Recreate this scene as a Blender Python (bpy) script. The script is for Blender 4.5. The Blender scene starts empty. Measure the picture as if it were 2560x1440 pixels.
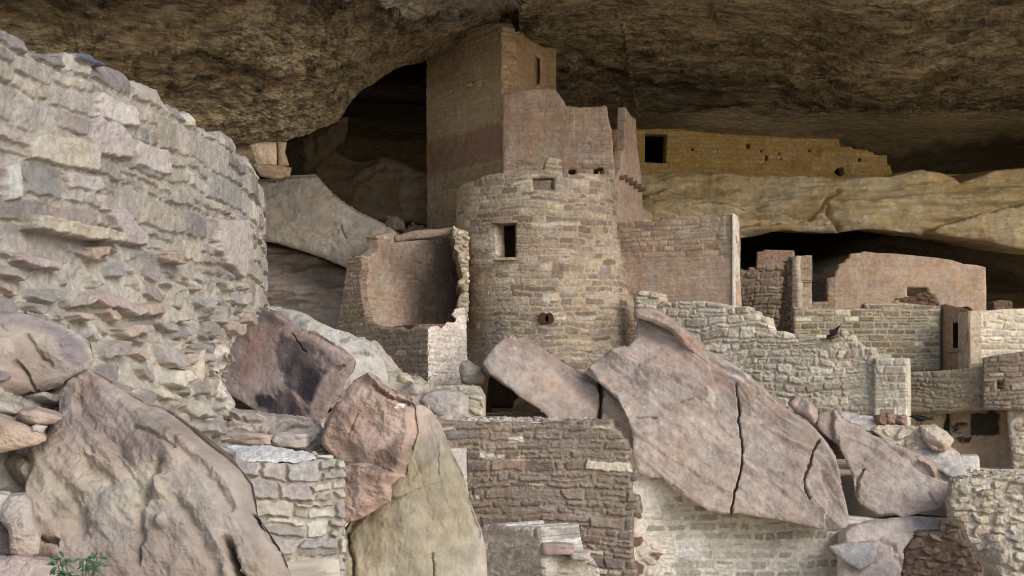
import bpy, math
import numpy as np
from math import radians as RAD

# ------------------------------------------------------------------ camera, sky, sun, exposure
F, HX, HY, CZ = 3500.0, 1280.0, 1000.0, 1.7        # focal length in photo pixels, level line at row 1000, eye height
scene = bpy.context.scene
cam_d = bpy.data.cameras.new("camera"); cam = bpy.data.objects.new("camera", cam_d)
scene.collection.objects.link(cam); scene.camera = cam
cam_d.sensor_width = 36.0; cam_d.lens = 36.0 * F / 2560.0
cam_d.shift_y = (HY - 720.0) / 2560.0
cam_d.clip_start = 0.1; cam_d.clip_end = 2000
cam.location = (0, 0, CZ); cam.rotation_euler = (RAD(90), 0, 0)

SUN_EL, SUN_AZ = 30.0, 136.0                        # azimuth measured clockwise from +Y (view direction)
world = bpy.data.worlds.new("World"); scene.world = world; world.use_nodes = True
wn = world.node_tree.nodes; wl = world.node_tree.links
bgn = wn["Background"]; sky = wn.new("ShaderNodeTexSky"); sky.sky_type = 'NISHITA'; sky.sun_disc = False
sky.sun_elevation = RAD(SUN_EL); sky.sun_rotation = RAD(SUN_AZ); sky.dust_density = 1.0; sky.air_density = 1.2; sky.ozone_density = 1.5
wl.new(sky.outputs[0], bgn.inputs[0]); bgn.inputs[1].default_value = 0.125
sd = bpy.data.lights.new("sun", 'SUN'); sun = bpy.data.objects.new("sun", sd); scene.collection.objects.link(sun)
sd.energy = 1.6; sd.angle = RAD(38); sd.color = (1.0, 0.955, 0.90)
sdir = np.array([math.sin(RAD(SUN_AZ)) * math.cos(RAD(SUN_EL)), math.cos(RAD(SUN_AZ)) * math.cos(RAD(SUN_EL)), math.sin(RAD(SUN_EL))])
import mathutils
sun.rotation_euler = mathutils.Vector(sdir).to_track_quat('Z', 'Y').to_euler()
sun.location = (20, -30, 30)
scene.view_settings.view_transform = 'Standard'; scene.view_settings.look = 'None'
scene.cycles.pixel_filter_type = 'BLACKMAN_HARRIS'; scene.cycles.filter_width = 0.95
scene.view_settings.gamma = 1.0; scene.view_settings.exposure = 0.60

# ------------------------------------------------------------------ noise
def _h(ix, iy, iz, s):
    with np.errstate(over='ignore'):
        h = (ix.astype(np.int64) * 374761393 + iy.astype(np.int64) * 668265263 + iz.astype(np.int64) * 2147483647 + s * 1274126177) & 0xffffffff
        h = h.astype(np.uint32); h ^= h >> np.uint32(13); h *= np.uint32(1274126177); h ^= h >> np.uint32(16)
        h *= np.uint32(2246822519); h ^= h >> np.uint32(13)
    return h.astype(np.float32) / np.float32(4294967295.0)
def vn(x, y, z, s=0):
    x, y, z = np.broadcast_arrays(np.asarray(x, np.float32), np.asarray(y, np.float32), np.asarray(z, np.float32))
    fx, fy, fz = np.floor(x), np.floor(y), np.floor(z)
    a, b, c = x - fx, y - fy, z - fz
    a = a * a * (3 - 2 * a); b = b * b * (3 - 2 * b); c = c * c * (3 - 2 * c)
    ix, iy, iz = fx.astype(np.int64), fy.astype(np.int64), fz.astype(np.int64)
    def L(p, q, t): return p + (q - p) * t
    z0 = L(L(_h(ix, iy, iz, s), _h(ix + 1, iy, iz, s), a), L(_h(ix, iy + 1, iz, s), _h(ix + 1, iy + 1, iz, s), a), b)
    z1 = L(L(_h(ix, iy, iz + 1, s), _h(ix + 1, iy, iz + 1, s), a), L(_h(ix, iy + 1, iz + 1, s), _h(ix + 1, iy + 1, iz + 1, s), a), b)
    return L(z0, z1, c) * 2 - 1
def fbm(x, y, z=0.0, s=0, o=5, g=0.5, ridge=False):
    t = 0; a = 1.0; n = 0; f = 1.0
    for k in range(o):
        q = vn(np.asarray(x) * f, np.asarray(y) * f, np.asarray(z) * f, s + 17 * k)
        if ridge: q = 1 - 2 * np.abs(q)
        t = t + a * q; n += a; a *= g; f *= 2.07
    return t / n
def sst(a, b, x):
    t = np.clip((x - a) / (b - a), 0, 1); return t * t * (3 - 2 * t)
SAT = [1.0]
def lin(c):
    c = np.asarray(c, np.float64) / 255.0
    m = c.mean(-1, keepdims=True); c = np.clip(m + (c - m) * SAT[0], 0, 1)
    return np.where(c <= 0.04045, c / 12.92, ((c + 0.055) / 1.055) ** 2.4)
def mixc(a, b, w): return a + (b - a) * np.asarray(w)[..., None]

# ------------------------------------------------------------------ geometry helpers
def unproj(px, py, Y):
    px, py, Y = np.asarray(px, float), np.asarray(py, float), np.asarray(Y, float)
    return np.stack([(px - HX) / F * Y, Y + 0 * px, CZ + (HY - py) / F * Y], -1)
def proj(P): return HX + P[..., 0] / P[..., 1] * F, HY - (P[..., 2] - CZ) / P[..., 1] * F
def nrm(v): v = np.asarray(v, float); return v / np.linalg.norm(v)
class Plane:
    def __init__(s, px, py, Y, n):
        s.O = unproj(px, py, Y); s.n = nrm(n); s.U = nrm(np.cross([0, 0, 1.0], s.n)); s.V = np.cross(s.n, s.U); s.Y = Y
    def uv(s, px, py):
        d = np.stack([(np.asarray(px, float) - HX) / F, np.ones(np.shape(px)), (HY - np.asarray(py, float)) / F], -1); C = np.array([0, 0, CZ])
        t = ((s.O - C) @ s.n) / (d @ s.n); P = C + d * t[..., None] - s.O
        return P @ s.U, P @ s.V
    def pos(s, u, v, h): return s.O + u[..., None] * s.U + v[..., None] * s.V + h[..., None] * s.n
class Wall(Plane):                                  # upright plane through two points of the plan
    def __init__(s, pa, Ya, pb, Yb):
        A = np.array([(pa - HX) / F * Ya, Ya, 0.0]); B = np.array([(pb - HX) / F * Yb, Yb, 0.0])
        s.O = A; s.U = nrm(B - A); s.n = np.array([s.U[1], -s.U[0], 0.0]); s.V = np.array([0, 0, 1.0]); s.Y = (Ya + Yb) / 2
class Cyl:
    def __init__(s, cx, cy, R, taper=None): s.c = (cx, cy); s.R = R; s.Y = cy - R; s.taper = taper
    def uv(s, px, py):
        px = np.asarray(px, float); py = np.asarray(py, float); a = (px - HX) / F
        A = a * a + 1; B = -2 * (a * s.c[0] + s.c[1]); Cc = s.c[0] ** 2 + s.c[1] ** 2 - s.R ** 2
        D = np.maximum(B * B - 4 * A * Cc, 0); t = (-B - np.sqrt(D)) / (2 * A)
        x = a * t - s.c[0]; y = t - s.c[1]
        return s.R * np.arctan2(x, -y), CZ + (HY - py) / F * t
    def pos(s, u, v, h):
        th = u / s.R; R = s.R + h + (s.taper(u, v) if s.taper else 0)
        return np.stack([s.c[0] + R * np.sin(th), s.c[1] - R * np.cos(th), v], -1)
def dens(p, step=40):
    out = []
    for i in range(len(p)):
        a = np.array(p[i], float); b = np.array(p[(i + 1) % len(p)], float); n = max(1, int(np.linalg.norm(b - a) / step))
        for k in range(n): out.append(a + (b - a) * k / n)
    return np.array(out)
def inside(x, y, poly):
    r = np.zeros(x.shape, bool); n = len(poly)
    for i in range(n):
        x0, y0 = poly[i]; x1, y1 = poly[(i + 1) % n]
        if y0 == y1: continue
        c = ((y0 > y) != (y1 > y)); r ^= c & (x < (x1 - x0) * (y - y0) / (y1 - y0) + x0)
    return r
def segdist(x, y, pts, closed=True, near=False):
    best = np.full(x.shape, 1e9); bx = x.copy(); by = y.copy(); n = len(pts)
    for i in range(n if closed else n - 1):
        x0, y0 = pts[i]; x1, y1 = pts[(i + 1) % n]; dx, dy = x1 - x0, y1 - y0; L = dx * dx + dy * dy + 1e-12
        t = np.clip(((x - x0) * dx + (y - y0) * dy) / L, 0, 1); qx = x0 + t * dx; qy = y0 + t * dy
        d = np.hypot(x - qx, y - qy); m = d < best; best = np.where(m, d, best)
        if near: bx = np.where(m, qx, bx); by = np.where(m, qy, by)
    return (best, bx, by) if near else best

def link(name, me, mat, parent=None, col=True):
    o = bpy.data.objects.new(name, me); scene.collection.objects.link(o)
    if mat is not None: me.materials.append(mat)
    if parent is not None: o.parent = parent
    return o
def mkmesh(name, V, Fq, C, smooth_n=None):
    me = bpy.data.meshes.new(name); V = np.ascontiguousarray(V, np.float32); Fq = np.ascontiguousarray(Fq, np.int32)
    me.vertices.add(len(V)); me.vertices.foreach_set("co", V.ravel())
    k = Fq.shape[1]; me.loops.add(Fq.size); me.loops.foreach_set("vertex_index", Fq.ravel())
    me.polygons.add(len(Fq)); me.polygons.foreach_set("loop_start", np.arange(0, Fq.size, k, dtype=np.int32))
    me.polygons.foreach_set("loop_total", np.full(len(Fq), k, np.int32))
    sm = np.ones(len(Fq), bool)
    if smooth_n is not None: sm[smooth_n:] = False
    me.polygons.foreach_set("use_smooth", sm)
    at = me.color_attributes.new("Col", 'FLOAT_COLOR', 'POINT')
    c4 = np.ones((len(V), 4), np.float32); c4[:, :3] = np.clip(C, 0.004, 0.9); at.data.foreach_set("color", c4.ravel())
    me.update(calc_edges=True); me.validate(); return me
def tag(o, label=None, cat=None, group=None, kind=None):
    if label: o["label"] = label
    if cat: o["category"] = cat
    if group: o["group"] = group
    if kind: o["kind"] = kind
    return o
def empty(name, loc, label, cat, group=None):
    o = bpy.data.objects.new(name, None); scene.collection.objects.link(o); o["_loc"] = 0; del o["_loc"]
    return tag(o, label, cat, group)

def slab(name, surf, poly, fn, mat, t=0.4, q=2.4, holes=(), rag=0.0, ragf=3.0, parent=None, seed=0, K=None, snap=True, uvpoly=None, back=None):
    """a solid with real thickness: relief front, rim, back; outline and holes given in photo pixels on the surface"""
    cell = q * .82 * surf.Y / F
    if back is None and type(surf) is Plane: d_ = surf.O - np.array([0, 0, CZ]); back = (d_[0] * .92, d_[1], d_[2] * .92 + .06 * d_[1])
    if back is not None: back = nrm(back)
    if uvpoly is not None: outer = dens(uvpoly, .4)
    else: P = dens(poly); pu, pv = surf.uv(P[:, 0], P[:, 1]); outer = np.stack([pu, pv], 1)
    hs = []
    for h in holes:
        H = dens(h, 60); a, b = surf.uv(H[:, 0], H[:, 1]); hs.append(np.stack([a, b], 1))
    u0, v0 = outer.min(0) - cell * 2; u1, v1 = outer.max(0) + cell * 2
    nx = int((u1 - u0) / cell) + 2; ny = int((v1 - v0) / cell) + 2
    uu = u0 + np.arange(nx) * cell; vv = v0 + np.arange(ny) * cell
    def warp(x, y):
        if rag == 0: return x, y
        return (x + rag * (fbm(x * ragf, y * ragf, 3.3, seed + 5, 3) + .5 * np.sign(vn(x * ragf * 2, y * ragf * 3, 1.7, seed + 8))*.5),
                y + rag * (fbm(x * ragf, y * ragf, 9.3, seed + 6, 3) + .5 * np.sign(vn(x * ragf * 2.4, y * .3, 1.7, seed + 9))*.5))
    cu, cv = np.meshgrid(uu[:-1] + cell / 2, vv[:-1] + cell / 2)
    wx, wy = warp(cu, cv); M = inside(wx, wy, outer)
    for h in hs: M &= ~inside(cu, cv, h)
    # drop lone specks
    nb = np.zeros(M.shape, int); Mp = np.pad(M, 1).astype(int); nb = Mp[:-2, 1:-1] + Mp[2:, 1:-1] + Mp[1:-1, :-2] + Mp[1:-1, 2:]
    M &= nb >= 2
    Mp = np.pad(M, 1)                                # vertex neighbourhood
    cnt = Mp[:-1, :-1].astype(int) + Mp[1:, :-1] + Mp[:-1, 1:] + Mp[1:, 1:]
    used = cnt > 0; bnd = used & (cnt < 4)
    GU, GV = np.meshgrid(uu, vv)
    bu, bv = GU[bnd], GV[bnd]
    if snap and rag < 0.03:
        segs = [outer] + hs; best = np.full(bu.shape, 1e9); tx = bu.copy(); ty = bv.copy()
        for sg in segs:
            d, x, y = segdist(bu, bv, sg, True, True); m = d < best; best = np.where(m, d, best); tx = np.where(m, x, tx); ty = np.where(m, y, ty)
        m = best < cell * .9; GU[bnd] = np.where(m, tx, bu); GV[bnd] = np.where(m, ty, bv)
    idx = -np.ones(used.shape, np.int64); n = used.sum(); idx[used] = np.arange(n)
    u, v = GU[used], GV[used]; B = bnd[used]
    D = segdist(u, v, outer)
    for h in hs: D = np.minimum(D, segdist(u, v, h))
    P0 = surf.pos(u, v, np.zeros_like(u)); px, py = proj(P0)
    h, C = fn(u, v, D, px, py, P0)
    V = [surf.pos(u, v, h)]; CC = [C]
    j, i = np.nonzero(M)
    Q = np.stack([idx[j, i], idx[j, i + 1], idx[j + 1, i + 1], idx[j + 1, i]], 1); faces = [Q]; nsm = len(Q)
    # rim
    K = K or max(1, min(8, int(t / (cell * 5))))
    bi = np.nonzero(B)[0]; rmap = -np.ones(n, np.int64); rmap[bi] = np.arange(len(bi))
    ub, vb, hb = u[bi], v[bi], h[bi]; base = n; rings = [bi]
    for k in range(1, K + 1):
        w = k / K; hk = hb + (-t - hb) * w
        jit = cell * .8 * (1 if k < K else 0)
        uk = ub + jit * vn(ub * 9, vb * 9, k * 3.1, seed); vk = vb + jit * vn(ub * 9, vb * 9, k * 3.1 + 50, seed)
        V.append(surf.pos(uk, vk, hk) if back is None else surf.pos(uk, vk, hb) + back * (t * w))
        _, ck = fn(ub + t * w, vb, np.full(ub.shape, 1.0), px[bi], py[bi], V[-1]); CC.append(ck)
        rings.append(np.arange(base, base + len(bi))); base += len(bi)
    E = []
    Mi = np.pad(M, 1)
    for (dj, di, a, b) in ((-1, 0, (0, 0), (0, 1)), (1, 0, (1, 1), (1, 0)), (0, -1, (1, 0), (0, 0)), (0, 1, (0, 1), (1, 1))):
        e = M & ~Mi[1 + dj:Mi.shape[0] - 1 + dj, 1 + di:Mi.shape[1] - 1 + di]
        jj, ii = np.nonzero(e); E.append(np.stack([idx[jj + a[0], ii + a[1]], idx[jj + b[0], ii + b[1]]], 1))
    E = rmap[np.concatenate(E)]
    for k in range(K):
        r0, r1 = rings[k], rings[k + 1]; faces.append(np.stack([r0[E[:, 1]], r0[E[:, 0]], r1[E[:, 0]], r1[E[:, 1]]], 1))
    # back
    s4 = 4; J, I = M.shape[0] // s4, M.shape[1] // s4
    if J and I:
        bm = M[:J * s4, :I * s4].reshape(J, s4, I, s4).all((1, 3)); jj, ii = np.nonzero(bm)
        if len(jj):
            key = np.concatenate([np.stack([(jj + a) * s4, (ii + b) * s4], 1) for a, b in ((0, 0), (1, 0), (1, 1), (0, 1))])
            flat = key[:, 0] * nx + key[:, 1]; uq, inv = np.unique(flat, return_inverse=True)
            bj, bi2 = uq // nx, uq % nx; bu, bv = uu[bi2], vv[bj]
            V.append(surf.pos(bu, bv, np.full(bu.shape, -t)) if back is None else surf.pos(bu, bv, np.full(bu.shape, -.02)) + back * t); CC.append(np.tile(C.mean(0), (len(bu), 1)))
            faces.append(base + inv.reshape(4, -1).T); base += len(bu)
    me = mkmesh(name, np.concatenate(V), np.concatenate(faces), np.concatenate(CC), nsm)
    return link(name, me, mat, parent)

# ------------------------------------------------------------------ materials (all procedural; "Col" holds stone colours plus some painted light and shade)
def mat_rock(name, var=0.25, sc=6.0, bump=0.3, bsc=30.0, rough=0.92, stretch=(1, 1, 1), bdist=0.02):
    m = bpy.data.materials.new(name); m.use_nodes = True; N = m.node_tree.nodes; L = m.node_tree.links
    b = N["Principled BSDF"]; b.inputs["Roughness"].default_value = rough
    try: b.inputs["Specular IOR Level"].default_value = 0.15
    except Exception: pass
    at = N.new("ShaderNodeAttribute"); at.attribute_name = "Col"
    tc = N.new("ShaderNodeTexCoord"); mp = N.new("ShaderNodeMapping"); L.new(tc.outputs["Object"], mp.inputs[0]); mp.inputs["Scale"].default_value = stretch
    n1 = N.new("ShaderNodeTexNoise"); n1.inputs["Scale"].default_value = sc; n1.inputs["Detail"].default_value = 8; n1.inputs["Roughness"].default_value = .62
    n2 = N.new("ShaderNodeTexNoise"); n2.inputs["Scale"].default_value = bsc; n2.inputs["Detail"].default_value = 7; n2.inputs["Roughness"].default_value = .65
    n3 = N.new("ShaderNodeTexNoise"); n3.inputs["Scale"].default_value = sc * .35; n3.inputs["Detail"].default_value = 4
    for k in (n1, n2, n3): L.new(mp.outputs[0], k.inputs["Vector"])
    mr = N.new("ShaderNodeMapRange"); mr.inputs["From Min"].default_value = .3; mr.inputs["From Max"].default_value = .7
    mr.inputs["To Min"].default_value = 1 - var; mr.inputs["To Max"].default_value = 1 + var; L.new(n1.outputs["Fac"], mr.inputs["Value"])
    vm = N.new("ShaderNodeVectorMath"); vm.operation = 'SCALE'; L.new(at.outputs["Color"], vm.inputs[0]); L.new(mr.outputs[0], vm.inputs["Scale"])
    hs = N.new("ShaderNodeHueSaturation"); L.new(vm.outputs[0], hs.inputs["Color"])
    m3 = N.new("ShaderNodeMapRange"); m3.inputs["From Min"].default_value = .3; m3.inputs["From Max"].default_value = .7
    m3.inputs["To Min"].default_value = .8; m3.inputs["To Max"].default_value = 1.2; L.new(n3.outputs["Fac"], m3.inputs["Value"]); L.new(m3.outputs[0], hs.inputs["Saturation"])
    L.new(hs.outputs[0], b.inputs["Base Color"])
    bp = N.new("ShaderNodeBump"); bp.inputs["Strength"].default_value = bump; bp.inputs["Distance"].default_value = bdist
    L.new(n2.outputs["Fac"], bp.inputs["Height"]); L.new(bp.outputs[0], b.inputs["Normal"])
    return m
M_MAS = mat_rock("masonry_stone", .26, 12, .7, 20, bdist=.06)
M_NEAR = mat_rock("weathered_near_stone", .24, 16, .8, 26, bdist=.03)
M_ROCK = mat_rock("sandstone_boulder", .24, 6, .55, 14, bdist=.04)
M_PLA = mat_rock("clay_plaster", .22, 8, .6, 20, bdist=.045)
M_CEIL = mat_rock("cave_ceiling_rock", .42, 5, .9, 6.0, stretch=(.6, 1.6, 4.0), bdist=.3)
M_GRD = mat_rock("dusty_ground", .25, 1.5, .5, 8)
M_WOOD = mat_rock("old_wood", .3, 14, .6, 40, stretch=(1, 1, 1))
M_BIRD = mat_rock("black_feathers", .2, 30, .2, 60, rough=.55)
M_LEAF = mat_rock("green_leaf", .25, 20, .2, 60, rough=.6)

# ------------------------------------------------------------------ surface fields
def courses(u, v, seed, cw, ch, warp, corner=.03):
    rs = np.random.RandomState(seed)
    wu = u + warp * fbm(u * 2.1, v * 2.1, 1.1, seed, 3) * 2 + warp * .25 * vn(u * 19, v * 19, 4, seed); wv = v + warp * fbm(u * 1.6, v * 1.6, 7.1, seed + 3, 3) * 1.6 + warp * .22 * vn(u * 17, v * 17, 9, seed)
    v0 = v.min() - 1.0; tot = v.max() + 1 - v0; edges = [v0]
    while edges[-1] < v0 + tot: edges.append(edges[-1] + rs.uniform(*ch))
    edges = np.array(edges); ci = np.clip(np.searchsorted(edges, wv) - 1, 0, len(edges) - 2)
    dv = np.minimum(wv - edges[ci], edges[ci + 1] - wv)
    du = np.zeros_like(u); si = np.zeros(u.shape, np.int64); su = np.zeros_like(u)
    for c in np.unique(ci):
        m = ci == c; e = [u.min() - 1.0 - rs.uniform(0, .5)]
        while e[-1] < u.max() + 1.2: e.append(e[-1] + rs.uniform(*cw) * rs.choice([.6, 1, 1, 1.3]))
        e = np.array(e); x = wu[m] + (wv[m] - edges[c]) * .0; k = np.clip(np.searchsorted(e, x) - 1, 0, len(e) - 2)
        # slanted joints: each joint leans
        ln = (rs.rand(len(e)) - .5) * .5
        xx = x; el = e[k] + ln[k] * (wv[m] - edges[c] - .5 * (edges[c + 1] - edges[c])); er = e[k + 1] + ln[k + 1] * (wv[m] - edges[c] - .5 * (edges[c + 1] - edges[c]))
        du[m] = np.minimum(xx - el, er - xx); si[m] = k; su[m] = (xx - .5 * (el + er))
    sy = wv - .5 * (edges[ci] + edges[ci + 1]); ch_ = edges[ci + 1] - edges[ci]; s0 = _h(ci, si, ci * 0 + 40, seed); cut = (s0 > .72) & (ch_ > .12)
    yc = (_h(ci, si, ci * 0 + 41, seed) - .5) * .3 * ch_; dv = np.where(cut, np.minimum(dv, np.abs(sy - yc)), dv); upper = (cut & (sy > yc)).astype(np.int64)
    xc = (_h(ci, si, upper + 42, seed) - .5) * .12; cut2 = (_h(ci, si, upper + 44, seed) > .6) & cut; du = np.where(cut2, np.minimum(du, np.abs(su - xc)), du); si = si * 4 + upper + 2 * (cut2 & (su > xc))
    sy = np.where(cut, sy - np.where(upper == 1, .5 * (yc + .5 * ch_), .5 * (yc - .5 * ch_)), sy)
    r = corner; d = r - np.hypot(np.maximum(0, r - du), np.maximum(0, r - dv)); d = np.where((du > r) & (dv > r), np.minimum(du, dv), d)
    R = [_h(ci, si, ci * 0 + k, seed) for k in range(6)]
    return d, R, su, sy
def voro(u, v, seed, cw, ch, jit=.75, warp=.02, p=3.0, rot=0.0):
    wu = (u + warp * fbm(u * 5, v * 5, 1.1, seed, 3)) / cw; wv = (v + warp * fbm(u * 5, v * 5, 6.1, seed + 2, 3)) / ch
    iy = np.floor(wv).astype(np.int64); f1 = np.full(u.shape, 9.0); f2 = f1.copy(); c1 = np.zeros(u.shape, np.int64); c2 = c1.copy(); sx = u * 0; sy = u * 0
    for dj in (-1, 0, 1):
        j = iy + dj; off = _h(j, j * 0 + 7, j * 0, seed); ix = np.floor(wu + off).astype(np.int64)
        for di in (-1, 0, 1):
            i = ix + di; cx = i - off + .5 + (_h(i, j, j * 0 + 1, seed) - .5) * jit; cy = j + .5 + (_h(i, j, j * 0 + 2, seed) - .5) * jit
            sz = .9 + .2 * _h(i, j, j * 0 + 3, seed)
            dx, dy = wu - cx, wv - cy; an = (_h(i, j, j * 0 + 4, seed) - .5) * rot; dx, dy = dx * np.cos(an) - dy * np.sin(an) * ch / cw, dy * np.cos(an) + dx * np.sin(an) * cw / ch * .5; d = (np.abs(dx) ** p + np.abs(dy) ** p) ** (1 / p) / sz
            m1 = d < f1; m2 = (~m1) & (d < f2)
            f2 = np.where(m1, f1, np.where(m2, d, f2)); f1 = np.where(m1, d, f1)
            c1 = np.where(m1, i, c1); c2 = np.where(m1, j, c2); sx = np.where(m1, dx, sx); sy = np.where(m1, dy, sy)
    d = (f2 - f1) * .5 * min(cw, ch) * 1.15
    R = [_h(c1, c2, c1 * 0 + 10 + k, seed) for k in range(6)]
    return d, R, sx * cw, sy * ch
def pick(pal, r):
    pal = np.array(pal, float); x = np.clip(r, 0, .9999) * len(pal); k = x.astype(int); return pal[k]
def blob(px, py, poly, soft=12, nz=10, nf=.03, seed=0):
    x = px + nz * fbm(px * nf, py * nf, 1.0, seed, 3) * 2; y = py + nz * fbm(px * nf, py * nf, 5.0, seed, 3) * 2
    poly = np.array(poly, float); s = np.where(inside(x, y, poly), 1.0, -1.0); d = segdist(x, y, poly) * s
    return sst(-soft, soft, d)
def masonry(seed, pal, mortar, cw=(.2, .42), ch=(.08, .15), relief=.025, joint=.012, warp=.02, kind='c', gain=1.0, paler=.04, pale=(190, 178, 155),
            plaster=None, pcol=(150, 120, 100), rough=.008, patches=(), bulge=.0, soft=.018, tilt=.12, proud=(), edge=.03, stain=.25, flare=None, cull=0.0):
    pal = [lin(c) * gain for c in pal]; mo = lin(mortar) * gain; pl = lin(pale) * gain; pc = lin(pcol) * gain
    def fn(u, v, D, px, py, P):
        if kind == 'n': d, R, sx, sy = voro(u, v, seed, (cw[0] + cw[1]) / 2, (ch[0] + ch[1]) / 2, .8, warp, 6.0, .3)
        elif kind in 'cb':
            d, R, sx, sy = courses(u, v, seed, cw if kind == 'c' else (cw[0] * .6, cw[1] * 1.3), ch if kind == 'c' else (ch[0] * .7, ch[1] * 1.15), warp * (1.2 if kind == 'c' else 1.25))
        else:
            d, R, sx, sy = voro(u, v, seed, (cw[0] + cw[1]) / 2, (ch[0] + ch[1]) / 2, .9, warp, 4.0, .9)
        d = d + (.005 if kind == 'c' else .012) * fbm(u * 9, v * 9, 5, seed + 60, 3)
        jt = joint * (.5 + R[3] * 1.2); m = sst(0, soft, d - jt + .006 * fbm(u * 14, v * 14, 2, seed + 9, 2))
        if cull: m = m * (R[5] > cull)
        hs = relief * (.35 + .9 * R[0]) + tilt * ((R[1] - .5) * sx + (R[2] - .5) * sy * 1.5) + rough * 1.2 * fbm(u * 8, v * 8, R[0] * 9, seed + 4, 4)
        hm = rough * fbm(u * 20, v * 20, 3, seed + 1, 3)
        h = hm + (hs - hm) * m + bulge * fbm(u * 1.3, v * 1.3, 2, seed + 30, 3)
        c = pick(pal, R[4]) * (0.86 + .28 * R[2])[..., None]
        c = mixc(c, pl * (0.85 + .3 * R[0])[..., None], (R[5] > 1 - paler) * 1.0)
        c = c * (1 + .22 * fbm(u * 11, v * 11, R[1] * 5, seed + 12, 3))[..., None]
        mc = mo * (1 + .25 * fbm(u * 9, v * 9, 3, seed + 13, 3))[..., None]
        c = mixc(mc, c, m)
        c = c * (1 + stain * fbm(u * .9, v * .9, 3, seed + 14, 3))[..., None]
        if plaster is not None:
            w = np.clip(plaster(px, py) + .55 * fbm(u * 2.2, v * 2.2, 5, seed + 21, 4), 0, 1); w = sst(.35, .62, w)
            kk = .55 - .35 * sst(.7, .9, plaster(px, py)); h = h * (1 - w) + w * (relief * .6 + h * kk + rough * fbm(u * 3, v * 3, 1, seed, 4, .6))
            c = mixc(c, pc * (1 + .12 * fbm(u * 1.5, v * 4, 2, seed + 22, 4) + .16 * fbm(u * 9, v * 12, 2, seed + 26, 4, .65) + .12 * fbm(u * .8, v * 1.6, 8, seed + 27, 3) - .10 * sst(.15, .4, fbm(u * 5, v * .35, 3, seed + 28, 3)))[..., None], w * (.66 + .26 * sst(.7, .9, plaster(px, py))))
        for (poly, col, amt, sf) in patches:
            w = blob(px, py, poly, sf, sf, .03, seed) * amt; c = mixc(c, lin(col) * gain * (1 + .15 * fbm(u * 6, v * 6, 0, seed, 3))[..., None], w)
        if flare is not None: h = h + flare(u, v, px, py)
        h = h - edge * (1 - sst(0, edge * 1.6, D))
        return h, c
    return fn
def scal(x, y, seed, size):
    wx = x / size + .35 * fbm(x / size, y / size, 1, seed, 3); wy = y / size * 1.25 + .35 * fbm(x / size, y / size, 7, seed, 3); ix = np.floor(wx).astype(np.int64); iy = np.floor(wy).astype(np.int64); f = np.full(x.shape, 9.0)
    for a in (-1, 0, 1):
        for b in (-1, 0, 1):
            i, j = ix + a, iy + b; k = i * 0
            f = np.minimum(f, (wx - i - .1 - .8 * _h(i, j, k, seed)) ** 2 + (wy - j - .1 - .8 * _h(i, j, k + 1, seed)) ** 2 + .25 * _h(i, j, k + 2, seed))
    return np.minimum(f, 1.0)
def facets(x, y, seed, N, size, amp):
    rs = np.random.RandomState(seed); wx = x + .10 * size * fbm(x * 1.5 / size, y * 1.5 / size, 0, seed, 4, .6); wy = y + .10 * size * fbm(x * 1.5 / size, y * 1.5 / size, 5, seed, 4, .6)
    best = np.full(x.shape, 1e9)
    for k in range(N):
        r = size * math.sqrt(rs.rand()); a = rs.uniform(0, 2 * math.pi); cx, cy = r * math.cos(a), r * math.sin(a) ; kap = amp / size ** 2
        best = np.minimum(best, -kap * (cx * cx + cy * cy) - 2 * kap * (cx * (wx - cx) + cy * (wy - cy)) + amp * .12 * rs.rand())
    return best
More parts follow.
